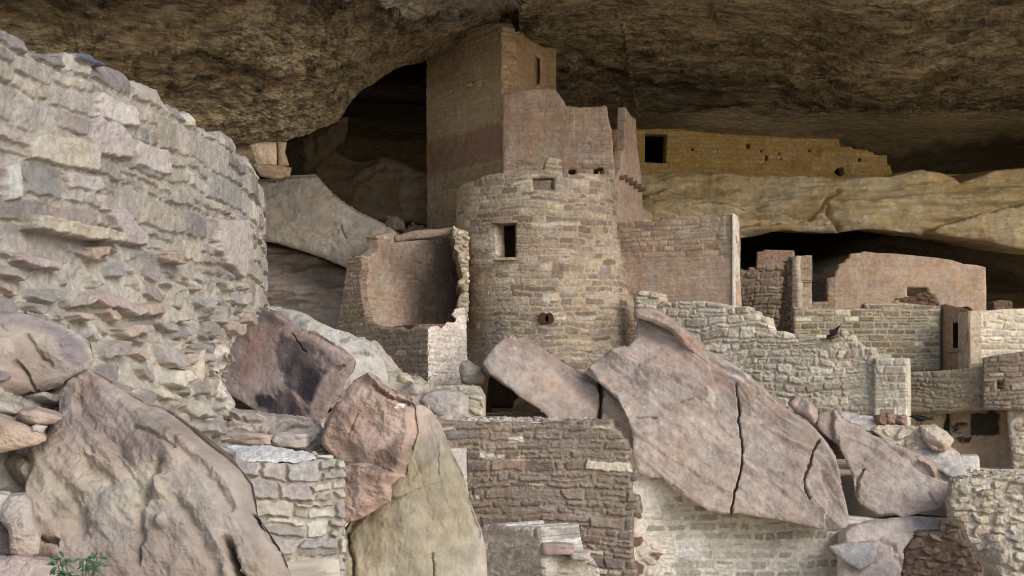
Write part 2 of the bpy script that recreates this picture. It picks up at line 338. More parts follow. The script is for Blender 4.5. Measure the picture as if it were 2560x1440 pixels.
def boulder(seed, pal, gain=1.0, dome=.2, edge=.35, rough=.06, f=1.2, lines=(), patches=(), ax=(1, 1, 1), strata=0.0, sdir=(0, 0, 1), fine=.012, facet=.0, mott=.8, shade=.18, fac=None, conch=1.0, flute=None):
    pal = [lin(c) * gain for c in pal]
    def fn(u, v, D, px, py, P):
        x, y, z = P[..., 0] * f * ax[0], P[..., 1] * f * ax[1], P[..., 2] * f * ax[2]
        e = np.clip((D + .25 * edge * fbm(x * 4, y * 4, z * 4, seed + 70, 4)) / edge, 0, 1); e2 = np.clip(D / (edge * .22), 0, 1); h = dome * .55 * (e ** .8 - 1) + dome * .30 * (np.sqrt(1 - (1 - e2) ** 2) - 1)
        h = h + rough * fbm(x, y, z, seed, 6, .52) + fine * 1.6 * fbm(x * 7, y * 7, z * 11, seed + 3, 4, .65)
        fk = fbm(x * 1.3, y * 1.3, z * 1.3, seed + 50, 5, .6); h = h + rough * .16 * (sst(.0, .12, fk) + sst(.3, .36, fk)) + rough * .25 * fbm(x * 3 , y * 3, z * 3, seed + 51, 5, .6, True) + conch * rough * (1.1 * scal(u, v, seed + 52, .9 / f) + .45 * scal(u, v, seed + 53, .3 / f))
        if flute:
            ca, sa = math.cos(flute[0]), math.sin(flute[0]); al = u * ca + v * sa; ac = -u * sa + v * ca; ac = ac + .35 * fbm(al * .7, ac * .7, 2, seed + 80, 3)
            h = h + flute[1] * fbm(ac * flute[2], al * flute[2] * .22, 3, seed + 81, 5, .55, True) + flute[1] * .25 * fbm(ac * flute[2] * 5, al * flute[2] * .9, 3, seed + 82, 4, .6)
        if fac:
            sz = .25 * (np.ptp(u) + np.ptp(v)) + .05; h = h + (facets(u - .5 * (u.min() + u.max()), v - .5 * (v.min() + v.max()), seed + 90, fac[0], sz, fac[1] * .7) + fac[1] * .5) * sst(-.03, .10 * sz, D + .03 * fbm(x * 3, y * 3, z * 3, seed + 71, 3))
        if facet:
            d, R, sx, sy = voro(u, v, seed + 5, facet * 1.6, facet, .9, .15, 2.0); h = h + (.22 * ((R[1] - .5) * sx + (R[2] - .5) * sy) + .05 * facet * R[0]) * sst(0, .12 * facet, d)
        if strata:
            s = x * sdir[0] + y * sdir[1] + z * sdir[2] + .5 * fbm(x, y, z, seed + 41, 3)
            h = h + strata * fbm(s * 3, x * .2, y * .2, seed + 40, 3)
        a = fbm(x * mott, y * mott, z * mott * 1.6, seed + 7, 5, .6) * .9 + .5
        pa = np.array(pal); t = np.clip(a, 0, .999) * (len(pal) - 1); k = t.astype(int); c = pa[k] + (pa[np.minimum(k + 1, len(pal) - 1)] - pa[k]) * (t - k)[..., None]
        c = c * (1 + shade * fbm(x * 6, y * 6, z * 9, seed + 8, 4) + .10 * fbm(x * 22, y * 22, z * 30, seed + 18, 3, .7))[..., None]
        for pt in patches:
            poly, col, amt, sf = pt[:4]; w = blob(px, py, poly, sf, sf, .02, seed) * amt
            if len(pt) > 4: qa = px * .8 - py * .6; qb = px * .6 + py * .8; w = w * sst(-.42, .12, fbm(qa * .035, qb * .012, 2, seed + 3, 5, .65) + pt[4])
            w = w * (.75 + .5 * fbm(x * 3, y * 3, z * 3, seed + 9, 3)); c = mixc(c, lin(col) * gain * (1 + .2 * fbm(x * 5, y * 5, z * 5, seed, 3))[..., None], np.clip(w, 0, 1))
        jx = px + 7 * fbm(px * .04, py * .04, 1, seed, 3) + 2.2 * fbm(px * .2, py * .2, 1, seed, 3); jy = py + 7 * fbm(px * .04, py * .04, 4, seed, 3) + 2.2 * fbm(px * .2, py * .2, 7, seed, 3); wj = 1 + .7 * fbm(px * .05, py * .05, 9, seed, 3)
        for ln in lines:                              # (points, half width px, metres in(-)/out(+)[, 'step'])
            pts, w, amp = ln[:3]; w = w * (np.clip(wj, .3, 2) if len(ln) == 3 else 1); d = segdist(jx, jy, np.array(pts, float), False)
            if len(ln) > 3:                           # a step: the side to the right of the line drops
                sg = 0; best = None
                for i in range(len(pts) - 1):
                    (x0, y0), (x1, y1) = pts[i], pts[i + 1]; dx, dy = x1 - x0, y1 - y0; L2 = dx * dx + dy * dy
                    t = np.clip(((jx - x0) * dx + (jy - y0) * dy) / L2, 0, 1); dd = np.hypot(jx - x0 - t * dx, jy - y0 - t * dy)
                    sd_ = ((jx - x0) * dy - (jy - y0) * dx) / math.sqrt(L2); m = (dd < best) if best is not None else np.ones(dd.shape, bool)
                    best = np.where(m, dd, best) if best is not None else dd; sg = np.where(m, np.sign(sd_) * dd, sg)
                fall = ln[3]; h = h + amp * sst(-w, w, sg) * np.exp(-np.maximum(best, 0) / fall)
            else: h = h + amp * np.exp(-(d / w) ** 2)
        return h, c
    return fn

# natural rock sheets through scattered depth points
def tps(pts):
    p = np.array(pts, float); X = p[:, :2] / 1000.0; n = len(p); d = np.hypot(*(X[:, None] - X[None]).transpose(2, 0, 1)); K = d ** 3
    A = np.zeros((n + 3, n + 3)); A[:n, :n] = K + np.eye(n) * 1e-3; A[:n, n] = 1; A[:n, n + 1:] = X; A[n, :n] = 1; A[n + 1:, :n] = X.T
    w = np.linalg.solve(A, np.concatenate([p[:, 2], [0, 0, 0]]))
    def f(x, y):
        x = np.asarray(x) / 1000.0; y = np.asarray(y) / 1000.0; r = w[n] + w[n + 1] * x + w[n + 2] * y
        for i in range(n): r = r + w[i] * np.hypot(x - X[i, 0], y - X[i, 1]) ** 3
        return r
    return f
def sheet_from(name, P, disp, colf, mat, parent=None):
    """P: rows x cols x 3 grid of points; displaced along its normals"""
    du = np.gradient(P, axis=1); dv = np.gradient(P, axis=0); n = np.cross(du, dv); n /= np.linalg.norm(n, axis=-1, keepdims=True) + 1e-9
    s = np.sign((n * (np.array([0, 0, CZ]) - P)).sum(-1, keepdims=True)); n = n * s
    h = disp(P); Q = P + n * h[..., None]; C = colf(P)
    r, c = P.shape[:2]; ix = np.arange(r * c).reshape(r, c)
    Fq = np.stack([ix[:-1, :-1], ix[:-1, 1:], ix[1:, 1:], ix[1:, :-1]], -1).reshape(-1, 4)
    return link(name, mkmesh(name, Q.reshape(-1, 3), Fq, C.reshape(-1, 3)), mat, parent)

SAT[0] = .8
# ------------------------------------------------------------------ setting: ground
def gz(x, y):
    px = HX + F * x / np.maximum(y, 1.0)
    zl = .1 + 1.02 * sst(14.3, 14.5, y) + .35 * sst(14.6, 18, y) - .1 * sst(19, 22, y)      # left terrace
    zl = np.where(y < 5, .35 - 1.2 * sst(5, -6, y), zl)
    zm = -1.6 + (1.33 + 1.6) * (y > 22.75)
    zr = -2.3 + 2.4 * (y > 29.2)
    zq = -1.5 + 1.73 * (y > 26.4)
    z = np.where(px < 850, zl, np.where(px < 1490, zm, np.where(px < 2400, zr, zq)))
    z = np.where((px > 850) & (y < 14), -1.6 + (np.where(y < 10, 0, 0)), z)
    z = np.where(y < 6, zl * 0 - .9, z) if False else z
    return z
def axis(*seg):
    a = [np.linspace(s[0], s[1], s[2], endpoint=False) for s in seg]; return np.concatenate(a + [[seg[-1][1]]])
gx = axis((-400, -60, 12), (-60, -12, 40), (-12, 14, 190), (14, 60, 40), (60, 400, 12)); gy = axis((-400, -40, 14), (-40, 4, 50), (4, 40, 300), (40, 70, 15), (70, 400, 8))
GX, GY = np.meshgrid(gx, gy); GZ = gz(GX, np.where(GY < 4, 4, GY)); GZ = np.where(GY < 4, -1.2 + (GZ + 1.2) * np.clip((GY + 2) / 6, 0, 1), GZ)
GP = np.stack([GX, GY, GZ], -1)
def gcol(P):
    a = fbm(P[..., 0] * .8, P[..., 1] * .8, 0, 4, 5) + .5; return mixc(lin((206, 188, 162)), lin((222, 206, 182)), np.clip(a, 0, 1))
g = sheet_from("ground", GP, lambda P: .03 * fbm(P[..., 0] * 2, P[..., 1] * 2, 0, 1, 4), gcol, M_GRD); tag(g, kind="structure")

# ------------------------------------------------------------------ setting: the cave roof, one sheet from the outer cliff to the back
ceilY = tps([(-500, -500, 23), (600, -500, 26), (1280, -500, 29), (3300, -500, 30), (-500, 0, 22), (0, 0, 23.5), (600, 0, 25.5), (1000, 0, 29.3), (1280, 0, 32), (1900, 0, 33), (2560, 0, 33), (3300, 0, 32),
             (-500, 300, 25), (0, 300, 25), (400, 200, 26.5), (600, 360, 29), (720, 352, 30), (860, 285, 31.5), (1000, 172, 33), (1150, 108, 34.2), (1255, 72, 35.3), (700, 180, 28), (900, 100, 30),
             (1400, 100, 36.6), (1900, 130, 38), (2560, 130, 38), (1600, 300, 43), (1900, 268, 42.5), (2560, 270, 42.5), (3300, 270, 42),
             (1700, 335, 42.6), (1900, 345, 42.8), (2300, 318, 42.9), (2560, 312, 42.7), (2250, 385, 46.5), (2450, 425, 50), (2560, 362, 45.5), (3300, 360, 45.5), (1400, 300, 42.5)])
lipx = [-2500, 560, 640, 720, 790, 850, 868, 900, 960, 1000, 1060, 1100, 1150, 1200, 1255, 1300, 5000]
lipy = [370, 362, 360, 352, 326, 300, 268, 228, 190, 170, 150, 130, 109, 90, 73, 470, 470]
cpx = axis((-2500, -60, 30), (-60, 2620, 900), (2620, 5000, 30))
s = np.concatenate([np.linspace(0, .40, 22, endpoint=False), np.linspace(.40, 1, 290)])
bot = np.interp(cpx, lipx, lipy) + 3 * fbm(cpx * .03, 0, 0, 3, 4) * 2
CPX = np.broadcast_to(cpx, (len(s), len(cpx))); CPY = -500 + (bot[None, :] + 500) * s[:, None]
cx_ = np.clip(CPX, -500, 3300); YY = ceilY(cx_, CPY)
# the roof steps down in beds: an outer bright brow at the top, a bed line over the back band
def bed(px, py, pts, dy, soft=10):
    yl = np.interp(px, [p[0] for p in pts], [p[1] for p in pts]) + 6 * fbm(px * .012, 0, 0, 8, 4); return dy * sst(-soft, soft, py - yl)
YY = YY + bed(CPX, CPY, [(-3000, -60), (780, -30), (860, 18), (900, 12), (1000, 40), (1060, 50), (1120, 42), (1180, 28), (1250, 10), (1400, -40), (6000, -60)], 1.1, 5)
YY = YY + bed(CPX, CPY, [(-3000, -900), (1380, -900), (1400, 112), (1500, 165), (1650, 200), (1800, 232), (2400, 200), (6000, 190)], .7, 4) * sst(1400, 1500, CPX)
YY = YY + bed(CPX, CPY, [(-3000, -900), (1400, -900), (1600, 296), (1700, 282), (1850, 262), (2100, 285), (2200, 274), (6000, 270)], -.4, 3) * sst(1500, 1640, CPX)
YY = YY + bed(CPX, CPY, [(0, 150), (500, 110), (700, 175), (840, 160), (1050, 120), (1150, 75), (6000, 0)], .5, 5) * sst(1290, 1200, CPX)
CP = unproj(CPX, CPY, YY)
top = []                                             # the cliff above the cave mouth
for (yy, zz) in ((20.0, 60.0), (22.0, 34.0), (23.0, 19.0)):
    r = CP[0].copy(); r[:, 1] = yy; r[:, 2] = zz; r[:, 0] = CP[0][:, 0] * 1.1; top.append(r)
tail = []
for (dy, dz) in ((1.0, .6), (3.0, 1.4), (8.0, 2.8), (15, 4.5)):
    r = CP[-1].copy(); w = sst(1300, 1240, cpx); r[:, 1] += dy; r[:, 2] += dz * w - (1 - w) * dy * .25; tail.append(r)
CP = np.concatenate([np.array(top), CP, np.array(tail)], 0)
def cdisp(P):
    x, y, z = P[..., 0], P[..., 1], P[..., 2]; px, py = proj(np.where(P[..., 1:2] > 3, P, P))
    d, R, sx, sy = voro(x * 1.0, y * .8 + z * .6, 77, 1.5, .55, .95, .25, 2.0)
    d2, R2, _, _ = voro(x, y * .8 + z * .9, 79, .5, .2, .95, .1, 2.0)
    h = .22 * fbm(x * .35, y * .35, z * .5, 11, 3) + .13 * (R[0] - .5) + .07 * (R2[0] - .5) + .13 * fbm(x * 1.6, y * 1.6, z * 3, 12, 4, .6) + (.03 + .12 * sst(-.25, .2, fbm(x * .18, y * .3, z * .6, 15, 3))) * fbm(x * 1.8, y * 4.5, z * 8, 13, 5, .68)
    calm = sst(300, 270, py) + sst(1620, 1500, px); calm = np.clip(calm, .12, 1); lp = np.interp(px, lipx, lipy) - py; calm = calm * (1 - .85 * sst(40, 0, np.abs(lp)) * sst(1290, 1250, px))
    return h * calm
def ccol(P):
    x, y, z = P[..., 0], P[..., 1], P[..., 2]; px, py = proj(P)
    a = fbm(x * .5, y * .5, z * 1.5, 21, 5, .62) + .5; b = fbm(x * .75, y * 3.0, z * 6, 22, 6, .68) + .42
    c = mixc(lin((174, 148, 106)), lin((214, 188, 142)), np.clip(a, 0, 1)); c = mixc(c, lin((214, 190, 146)), sst(.48, .72, b) * .85); b2 = fbm(x * 1.1, y * 4.5, z * 12, 27, 6, .72); pm = .4 + .6 * sst(-.25, .2, fbm(x * .18, y * .3, z * .6, 15, 3)); c = c * (1 - pm * .40 + .75 * pm * sst(-.28, .22, b2) + .3 * (1 - pm))[..., None]; c = mixc(c, lin((240, 218, 160)), sst(.06, .24, fbm(x * 1.5, y * 5.5, z * 12, 37, 5, .7)) * .45); c = mixc(c, lin((60, 48, 36)), sst(.12, .34, fbm(x * 1.3, y * 5, z * 12, 47, 5, .7)) * .6); so2 = sst(-.1, .35, fbm(x * .22, y * .22, z * .6, 29, 4)); c = c * (1 - .28 * so2)[..., None]
    c = mixc(c, lin((96, 82, 64)), sst(.42, .05, b) * .6)
    br = blob(px, py, [(835, -40), (870, 12), (905, 8), (930, 32), (1000, 42), (1040, 52), (1120, 46), (1190, 30), (1260, 22), (1330, -10), (1330, -60)], 6, 8, .03, 5)  # pale brow patch: light caught by the lip, painted into the rock colour
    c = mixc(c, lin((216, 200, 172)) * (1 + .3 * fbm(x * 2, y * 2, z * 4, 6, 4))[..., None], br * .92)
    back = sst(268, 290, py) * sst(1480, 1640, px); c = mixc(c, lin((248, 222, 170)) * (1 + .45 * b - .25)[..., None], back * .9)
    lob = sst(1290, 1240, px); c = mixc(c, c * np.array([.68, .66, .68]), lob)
    so = blob(px, py, [(1650, 470), (2120, 352), (2230, 380), (2700, 330), (2700, 520), (1650, 520)], 20, 14, .02, 9); c = mixc(c, lin((54, 44, 30)), so * .7 * sst(2040, 2150, px)); c = mixc(c, lin((40, 32, 24)), blob(px, py, [(1540, 336), (1700, 334), (1950, 352), (2060, 356), (2210, 400), (2210, 520), (1540, 520)], 4, 2, .02, 3))  # right hollow darkened; shade painted behind the long wall to darken its doorway
    return c
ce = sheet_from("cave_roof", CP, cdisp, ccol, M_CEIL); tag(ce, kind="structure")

# setting: back of the cave, behind everything
bpx = axis((-2500, -60, 16), (-60, 2620, 380), (2620, 5000, 16)); bpy_ = axis((-60, 300, 40), (300, 760, 120), (760, 1500, 40))
BX, BY = np.meshgrid(bpx, bpy_); backY = tps([(-500, 0, 40), (-500, 1400, 38), (700, 200, 43), (900, 150, 45), (1060, 150, 45), (730, 380, 40), (1000, 330, 43), (900, 420, 40), (1060, 480, 40), (950, 600, 39),
             (1500, 300, 50), (2000, 300, 54), (2000, 560, 50), (2060, 655, 41.5), (2060, 760, 40.5), (2500, 560, 52), (2500, 660, 49), (2500, 760, 46), (3300, 500, 50), (3300, 1400, 44), (1500, 1400, 42), (700, 1400, 38)])
BYY = backY(np.clip(BX, -500, 3300), BY)
BP = unproj(BX, BY, BYY)
def bdisp(P):
    x, y, z = P[..., 0], P[..., 1], P[..., 2]; st = fbm(x * .12, y * .1, z * 1.6 + .25 * fbm(x * .3, y * .3, z * .5, 3, 3), 31, 4, .6)
    return .5 * st + .2 * fbm(x * .8, y * .8, z * 1.5, 32, 4)
def bcol(P):
    x, y, z = P[..., 0], P[..., 1], P[..., 2]; px, py = proj(P); a = fbm(x * .25, y * .2, z * 2.2, 33, 5, .6) + .5
    c = mixc(lin((92, 76, 56)), lin((140, 116, 84)), np.clip(a, 0, 1)); c = mixc(c, lin((176, 158, 138)), blob(px, py, [(1960, 690), (1990, 645), (2140, 640), (2200, 700), (2200, 900), (1960, 900)], 14, 6, .02, 1) * .85)
    return c
bk = sheet_from("cave_back_wall", BP, bdisp, bcol, M_CEIL); tag(bk, kind="structure")

# setting: the pale rock ledge that carries the upper wall
pr = [(184, 154, 106), (206, 178, 132), (212, 188, 146), (220, 200, 160)]
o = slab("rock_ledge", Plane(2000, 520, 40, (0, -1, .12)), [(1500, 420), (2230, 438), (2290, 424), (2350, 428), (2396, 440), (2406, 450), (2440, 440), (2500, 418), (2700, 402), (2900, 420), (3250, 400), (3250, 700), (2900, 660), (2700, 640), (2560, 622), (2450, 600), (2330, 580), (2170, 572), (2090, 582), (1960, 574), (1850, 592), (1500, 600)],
         boulder(51, pr, 1.0, .35, .7, .22, .5, ax=(.6, 1, 2.0), mott=1.8, strata=.22, facet=0, shade=.34, fine=.05, flute=(.06, .08, 1.6),
                 lines=[([(2098, 470), (2060, 500), (2040, 530), (2030, 548)], 4, -.22), ([(2062, 505), (2078, 540), (2096, 575)], 5, -.25), ([(2330, 574), (2400, 552), (2480, 530), (2620, 498)], 6, -.45, 90),
                  ([(2040, 545), (1960, 540), (1900, 548)], 4, -.1), ([(1600, 500), (1660, 470), (1700, 478), (1780, 505), (1860, 520)], 8, -.3, 120), ([(2150, 500), (2250, 512), (2400, 520)], 5, -.08), ([(1820, 570), (1900, 560), (2000, 562)], 6, -.3, 60)],
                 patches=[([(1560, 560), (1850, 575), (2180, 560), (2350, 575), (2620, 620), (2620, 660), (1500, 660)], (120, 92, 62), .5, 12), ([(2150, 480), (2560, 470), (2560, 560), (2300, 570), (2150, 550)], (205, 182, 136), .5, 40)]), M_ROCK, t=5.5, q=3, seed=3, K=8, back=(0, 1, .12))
tag(o, kind="structure")

# ------------------------------------------------------------------ upper ochre wall
P_OCH = [(188, 152, 94), (200, 164, 106), (176, 140, 84), (206, 172, 116)]
hole = lambda x, y, w, h: [(x - w / 2, y - h / 2), (x + w / 2, y - h / 2), (x + w / 2, y + h / 2), (x - w / 2, y + h / 2)]
o = slab("long_wall", Wall(1560, 41, 2240, 42), [(1500, 322), (1700, 322), (1800, 334), (1950, 342), (2060, 346), (2098, 348), (2100, 366), (2130, 366), (2134, 373), (2168, 374), (2172, 379), (2182, 380), (2186, 388), (2217, 388), (2219, 412), (2226, 414), (2232, 436), (2240, 470), (1500, 470)],
         masonry(61, P_OCH, (150, 116, 64), (.3, .6), (.1, .17), relief=.02, joint=.01, paler=.05, pale=(190, 160, 106), plaster=lambda x, y: .72 + 0 * x, pcol=(200, 164, 104), rough=.02, stain=.3), M_MAS, t=.4, q=2.2,
         holes=[[(1613, 334), (1667, 336), (1664, 408), (1612, 405)], hole(1731, 374, 6, 6), hole(1870, 366, 8, 11), hole(1916, 396, 6, 13), hole(1903, 378, 5, 5), hole(1948, 384, 5, 5), hole(1952, 397, 4, 4), hole(2024, 377, 6, 7), hole(2149, 400, 8, 9), [(2086, 432), (2092, 420), (2108, 418), (2110, 436), (2100, 442)]], rag=0, seed=4)
tag(o, "long ochre wall on the high rock ledge, with one dark doorway and small square holes", "wall")
SAT[0] = .76
# ------------------------------------------------------------------ palettes
P_TAN = [(180, 154, 126), (164, 138, 112), (190, 166, 136), (154, 130, 108), (174, 150, 130), (150, 128, 110), (184, 162, 140)]
P_LIGHT = [(196, 180, 160), (180, 162, 144), (204, 190, 168), (168, 148, 132), (188, 172, 158), (176, 152, 134)]
P_BROWN = [(142, 118, 102), (128, 106, 92), (150, 128, 110), (136, 118, 104), (146, 122, 110), (122, 102, 90)]
P_BRICK = [(150, 130, 104), (138, 118, 94), (160, 140, 112), (146, 124, 98)]
P_GREY = [(190, 178, 164), (172, 160, 150), (200, 188, 172), (182, 164, 150), (164, 154, 146), (188, 176, 166)]
MORT = (176, 156, 128); MORTL = (196, 180, 154)

# ------------------------------------------------------------------ round tower
TCX, TCY, TR = (1341 - HX) / F * 33, 33.0, 1.90
def ttap(u, v):
    w = sst(5.9, 3.2, v) + .25 * sst(3.4, 2.0, v); return w * (.10 + .36 * np.sin(u / TR)) 
tow = empty("round_tower", None, "round masonry tower with a dark doorway and small window near its top", "tower")
tc = Cyl(TCX, TCY, TR, ttap)
def tz(py, Y): return CZ + (HY - py) / F * Y
zt = tz(431, 31.15)
d2 = lambda a: math.radians(a) * TR
tp = [(d2(-125), 1.4), (d2(-75), 1.4), (d2(-60), 2.2), (d2(-40), 2.3), (d2(0), 1.6), (d2(120), 1.6), (d2(120), zt - .1), (d2(75), zt - .18), (d2(60), zt - .02), (d2(52), zt), (d2(50), zt + .06), (d2(30), zt + .02), (d2(25), zt - .03), (d2(17), zt + .0),
      (d2(16.5), zt + .30), (d2(7), zt + .34), (d2(5), zt + .2), (d2(4), zt + .05), (d2(-8), zt + .05), (d2(-20), zt - .01), (d2(-27), zt + .02), (d2(-38), zt), (d2(-50), zt - .08), (d2(-62), zt - .1), (d2(-90), zt - .2), (d2(-125), zt - .3)]
fm = masonry(101, P_TAN + [(142, 118, 98)], (184, 162, 134), (.24, .50), (.10, .18), relief=.015, joint=.010, warp=.045, paler=.07, pale=(205, 184, 152), rough=.014, gain=1.0, bulge=.03, tilt=.06, kind='c',
             plaster=lambda x, y: .26 + .35 * sst(-120, 0, (y - 800)) * sst(1330, 1200, x) - .1 * sst(1430, 1500, x), pcol=(170, 146, 118),
             patches=[([(1178, 585), (1222, 585), (1222, 618), (1178, 618)], (214, 194, 172), .9, 3), ([(1225, 575), (1243, 570), (1243, 640), (1228, 640)], (212, 192, 168), .9, 3), ([(1176, 646), (1238, 646), (1238, 658), (1176, 660)], (208, 188, 165), .9, 3),
                      ([(1358, 735), (1398, 732), (1400, 750), (1360, 752)], (214, 192, 160), .9, 3), ([(1380, 655), (1408, 655), (1408, 685), (1380, 685)], (138, 106, 84), .8, 4), ([(1498, 668), (1530, 668), (1530, 696), (1498, 696)], (150, 130, 122), .8, 4),
                      ([(1330, 558), (1450, 552), (1450, 562), (1330, 568)], (210, 192, 166), .6, 3), ([(1385, 848), (1480, 842), (1480, 856), (1385, 860)], (206, 180, 140), .7, 4), ([(1440, 864), (1490, 860), (1490, 872), (1440, 874)], (206, 178, 138), .7, 4)])
def ftow(u, v, D, px, py, P):
    h, c = fm(u, v, D, px, py, P); jx = px + 5 * fbm(px * .05, py * .05, 1, 3, 3); d = segdist(jx, py, np.array([(1540, 800), (1534, 830), (1540, 855), (1532, 880), (1520, 900)], float), False)
    d2_ = segdist(jx, py, np.array([(1556, 700), (1560, 740), (1548, 780), (1540, 800)], float), False); k = np.exp(-(d / 2.2) ** 2); return h - .05 * k - .03 * np.exp(-(d2_ / 1.8) ** 2), c
o = slab("wall", tc, None, ftow, M_MAS, t=.36, q=2.3, parent=tow, uvpoly=tp, rag=.012, ragf=6, seed=11, K=5,
         holes=[[(1240, 561), (1288, 557), (1288, 642), (1241, 643)], [(1331, 446), (1388, 445), (1387, 473), (1333, 474)]])
# lintel, sill stones, rear wall and floors inside
from mathutils import Vector
def boxmesh(name, c, size, rz, mat, col, parent=None, jag=.008, sub=6, seed=0, rx=0, ry=0, dome=0.0):
    """a worn block: subdivided box with rounded, chipped surface"""
    V = []; Fq = []; base = 0; sx, sy, sz = size; lin_ = np.linspace(-1, 1, sub + 1)
    for ax in range(3):
        for sg in (-1, 1):
            a, b = np.meshgrid(lin_, lin_, indexing='ij'); p = np.zeros(a.shape + (3,)); p[..., ax] = sg; p[..., (ax + 1) % 3] = a; p[..., (ax + 2) % 3] = b
            ix = base + np.arange((sub + 1) ** 2).reshape(sub + 1, sub + 1); q = np.stack([ix[:-1, :-1], ix[1:, :-1], ix[1:, 1:], ix[:-1, 1:]], -1).reshape(-1, 4)
            if sg < 0: q = q[:, ::-1]
            V.append(p.reshape(-1, 3)); Fq.append(q); base += (sub + 1) ** 2
    V = np.concatenate(V); l = np.linalg.norm(V, axis=1, keepdims=True); m4 = (np.abs(V) ** 7).sum(1, keepdims=True) ** (1 / 7); V = V / m4 * (1 - dome) + V / l * dome
    V = V * np.array([sx, sy, sz]) / 2
    n = jag * np.stack([fbm(V[:, 0] / max(sx, .01) * 3, V[:, 1] / max(sy, .01) * 3, V[:, 2] / max(sz, .01) * 3 + 10 * k, seed, 4) for k in range(3)], -1); V = V + n * 2
    M = mathutils.Euler((rx, ry, rz)).to_matrix(); V = V @ np.array(M).T + np.array(c)
    cc = np.tile(lin(col), (len(V), 1)) * (1 + .25 * fbm(V[:, 0] * 5, V[:, 1] * 5, V[:, 2] * 7, seed, 4))[:, None]
    # weld coincident vertices
    key = np.round(V / 1e-4).astype(np.int64); uq, first, inv = np.unique(key, axis=0, return_index=True, return_inverse=True)
    return link(name, mkmesh(name, V[first], inv.ravel()[np.concatenate(Fq)], cc[first]), mat, parent)
def disc(name, cx, cy, R, z, t, col, parent, mat=M_PLA):
    a = np.linspace(0, 2 * np.pi, 40, endpoint=False); V = [(cx, cy, z)] + [(cx + R * math.cos(k), cy + R * math.sin(k), z) for k in a] + [(cx, cy, z - t)] + [(cx + R * math.cos(k), cy + R * math.sin(k), z - t) for k in a]
    Fq = []
    for i in range(40):
        j = (i + 1) % 40; Fq += [(0, 1 + i, 1 + j, 1 + j), (41, 42 + j, 42 + i, 42 + i), (1 + i, 42 + i, 42 + j, 1 + j)]
    bm = [tuple(dict.fromkeys(f)) for f in Fq]; me = bpy.data.meshes.new(name); me.from_pydata(V, [], bm); at = me.color_attributes.new("Col", 'FLOAT_COLOR', 'POINT')
    at.data.foreach_set("color", np.tile(np.append(lin(col), 1), len(V)).astype(np.float32)); return link(name, me, mat, parent)
rear = [(d2(-178), 1.5), (d2(178), 1.5), (d2(178), zt - .5), (d2(-178), zt - .5)]
class CylB(Cyl):
    def pos(s, u, v, h):
        th = u / s.R + math.pi; R = s.R + h; return np.stack([s.c[0] + R * np.sin(th), s.c[1] - R * np.cos(th), v], -1)
o = slab("wall", CylB(TCX, TCY, TR), None, masonry(102, P_TAN, MORT, (.25, .5), (.1, .16)), M_MAS, t=.36, q=6, parent=tow, uvpoly=[(d2(-58), 1.5), (d2(58), 1.5), (d2(58), zt - .5), (d2(-58), zt - .5)], seed=12)
for zz, tt in ((zt - .52, .12), (4.6, .12)): disc("floor", TCX, TCY, TR - .38, zz, tt, (92, 74, 56), tow)
for (px, py, w) in ((1359, 797, 27), (1373, 796, 24)):
    c = unproj(px, py, 31.0)
    bm = []; nseg = 14; V = []; Fq = []
    R = w / 2 * 31 / F; rings = [(-.12, .86), (-.115, .97), (-.05, 1.0), (.4, 1.0)]
    V.append((c[0], c[1] - .12, c[2]))
    for (dy, r) in rings:
        for k in range(nseg): a = 2 * math.pi * k / nseg; rr = R * r * (1 + .07 * math.sin(3 * a + px)); V.append((c[0] + rr * math.cos(a), c[1] + dy, c[2] + rr * 1.15 * math.sin(a)))
    Fq = [(0, 1 + (k + 1) % nseg, 1 + k) for k in range(nseg)]
    for r in range(3):
        for k in range(nseg): a0 = 1 + r * nseg + k; a1 = 1 + r * nseg + (k + 1) % nseg; Fq.append((a0, a1, a1 + nseg, a0 + nseg))
    me = bpy.data.meshes.new("beam_end"); me.from_pydata(V, [], Fq); at = me.color_attributes.new("Col", 'FLOAT_COLOR', 'POINT'); at.data.foreach_set("color", np.tile(np.append(lin((84, 52, 42)), 1), len(V)).astype(np.float32)); link("beam_end", me, M_WOOD, tow)
c = unproj(1264, 648, 31.15); boxmesh("sill", (c[0], 31.27, c[2]), (.52, .3, .06), math.radians(-15), M_MAS, (176, 150, 122), tow, seed=4)
c = unproj(1264, 555, 31.15); boxmesh("lintel", (c[0], 31.26, c[2]), (.6, .3, .07), math.radians(-15), M_MAS, (160, 134, 108), tow, seed=5)
c = unproj(1360, 442, 31.15); boxmesh("lintel", (c[0], 31.28, c[2]), (.62, .3, .055), 0, M_MAS, (166, 140, 112), tow, seed=6)

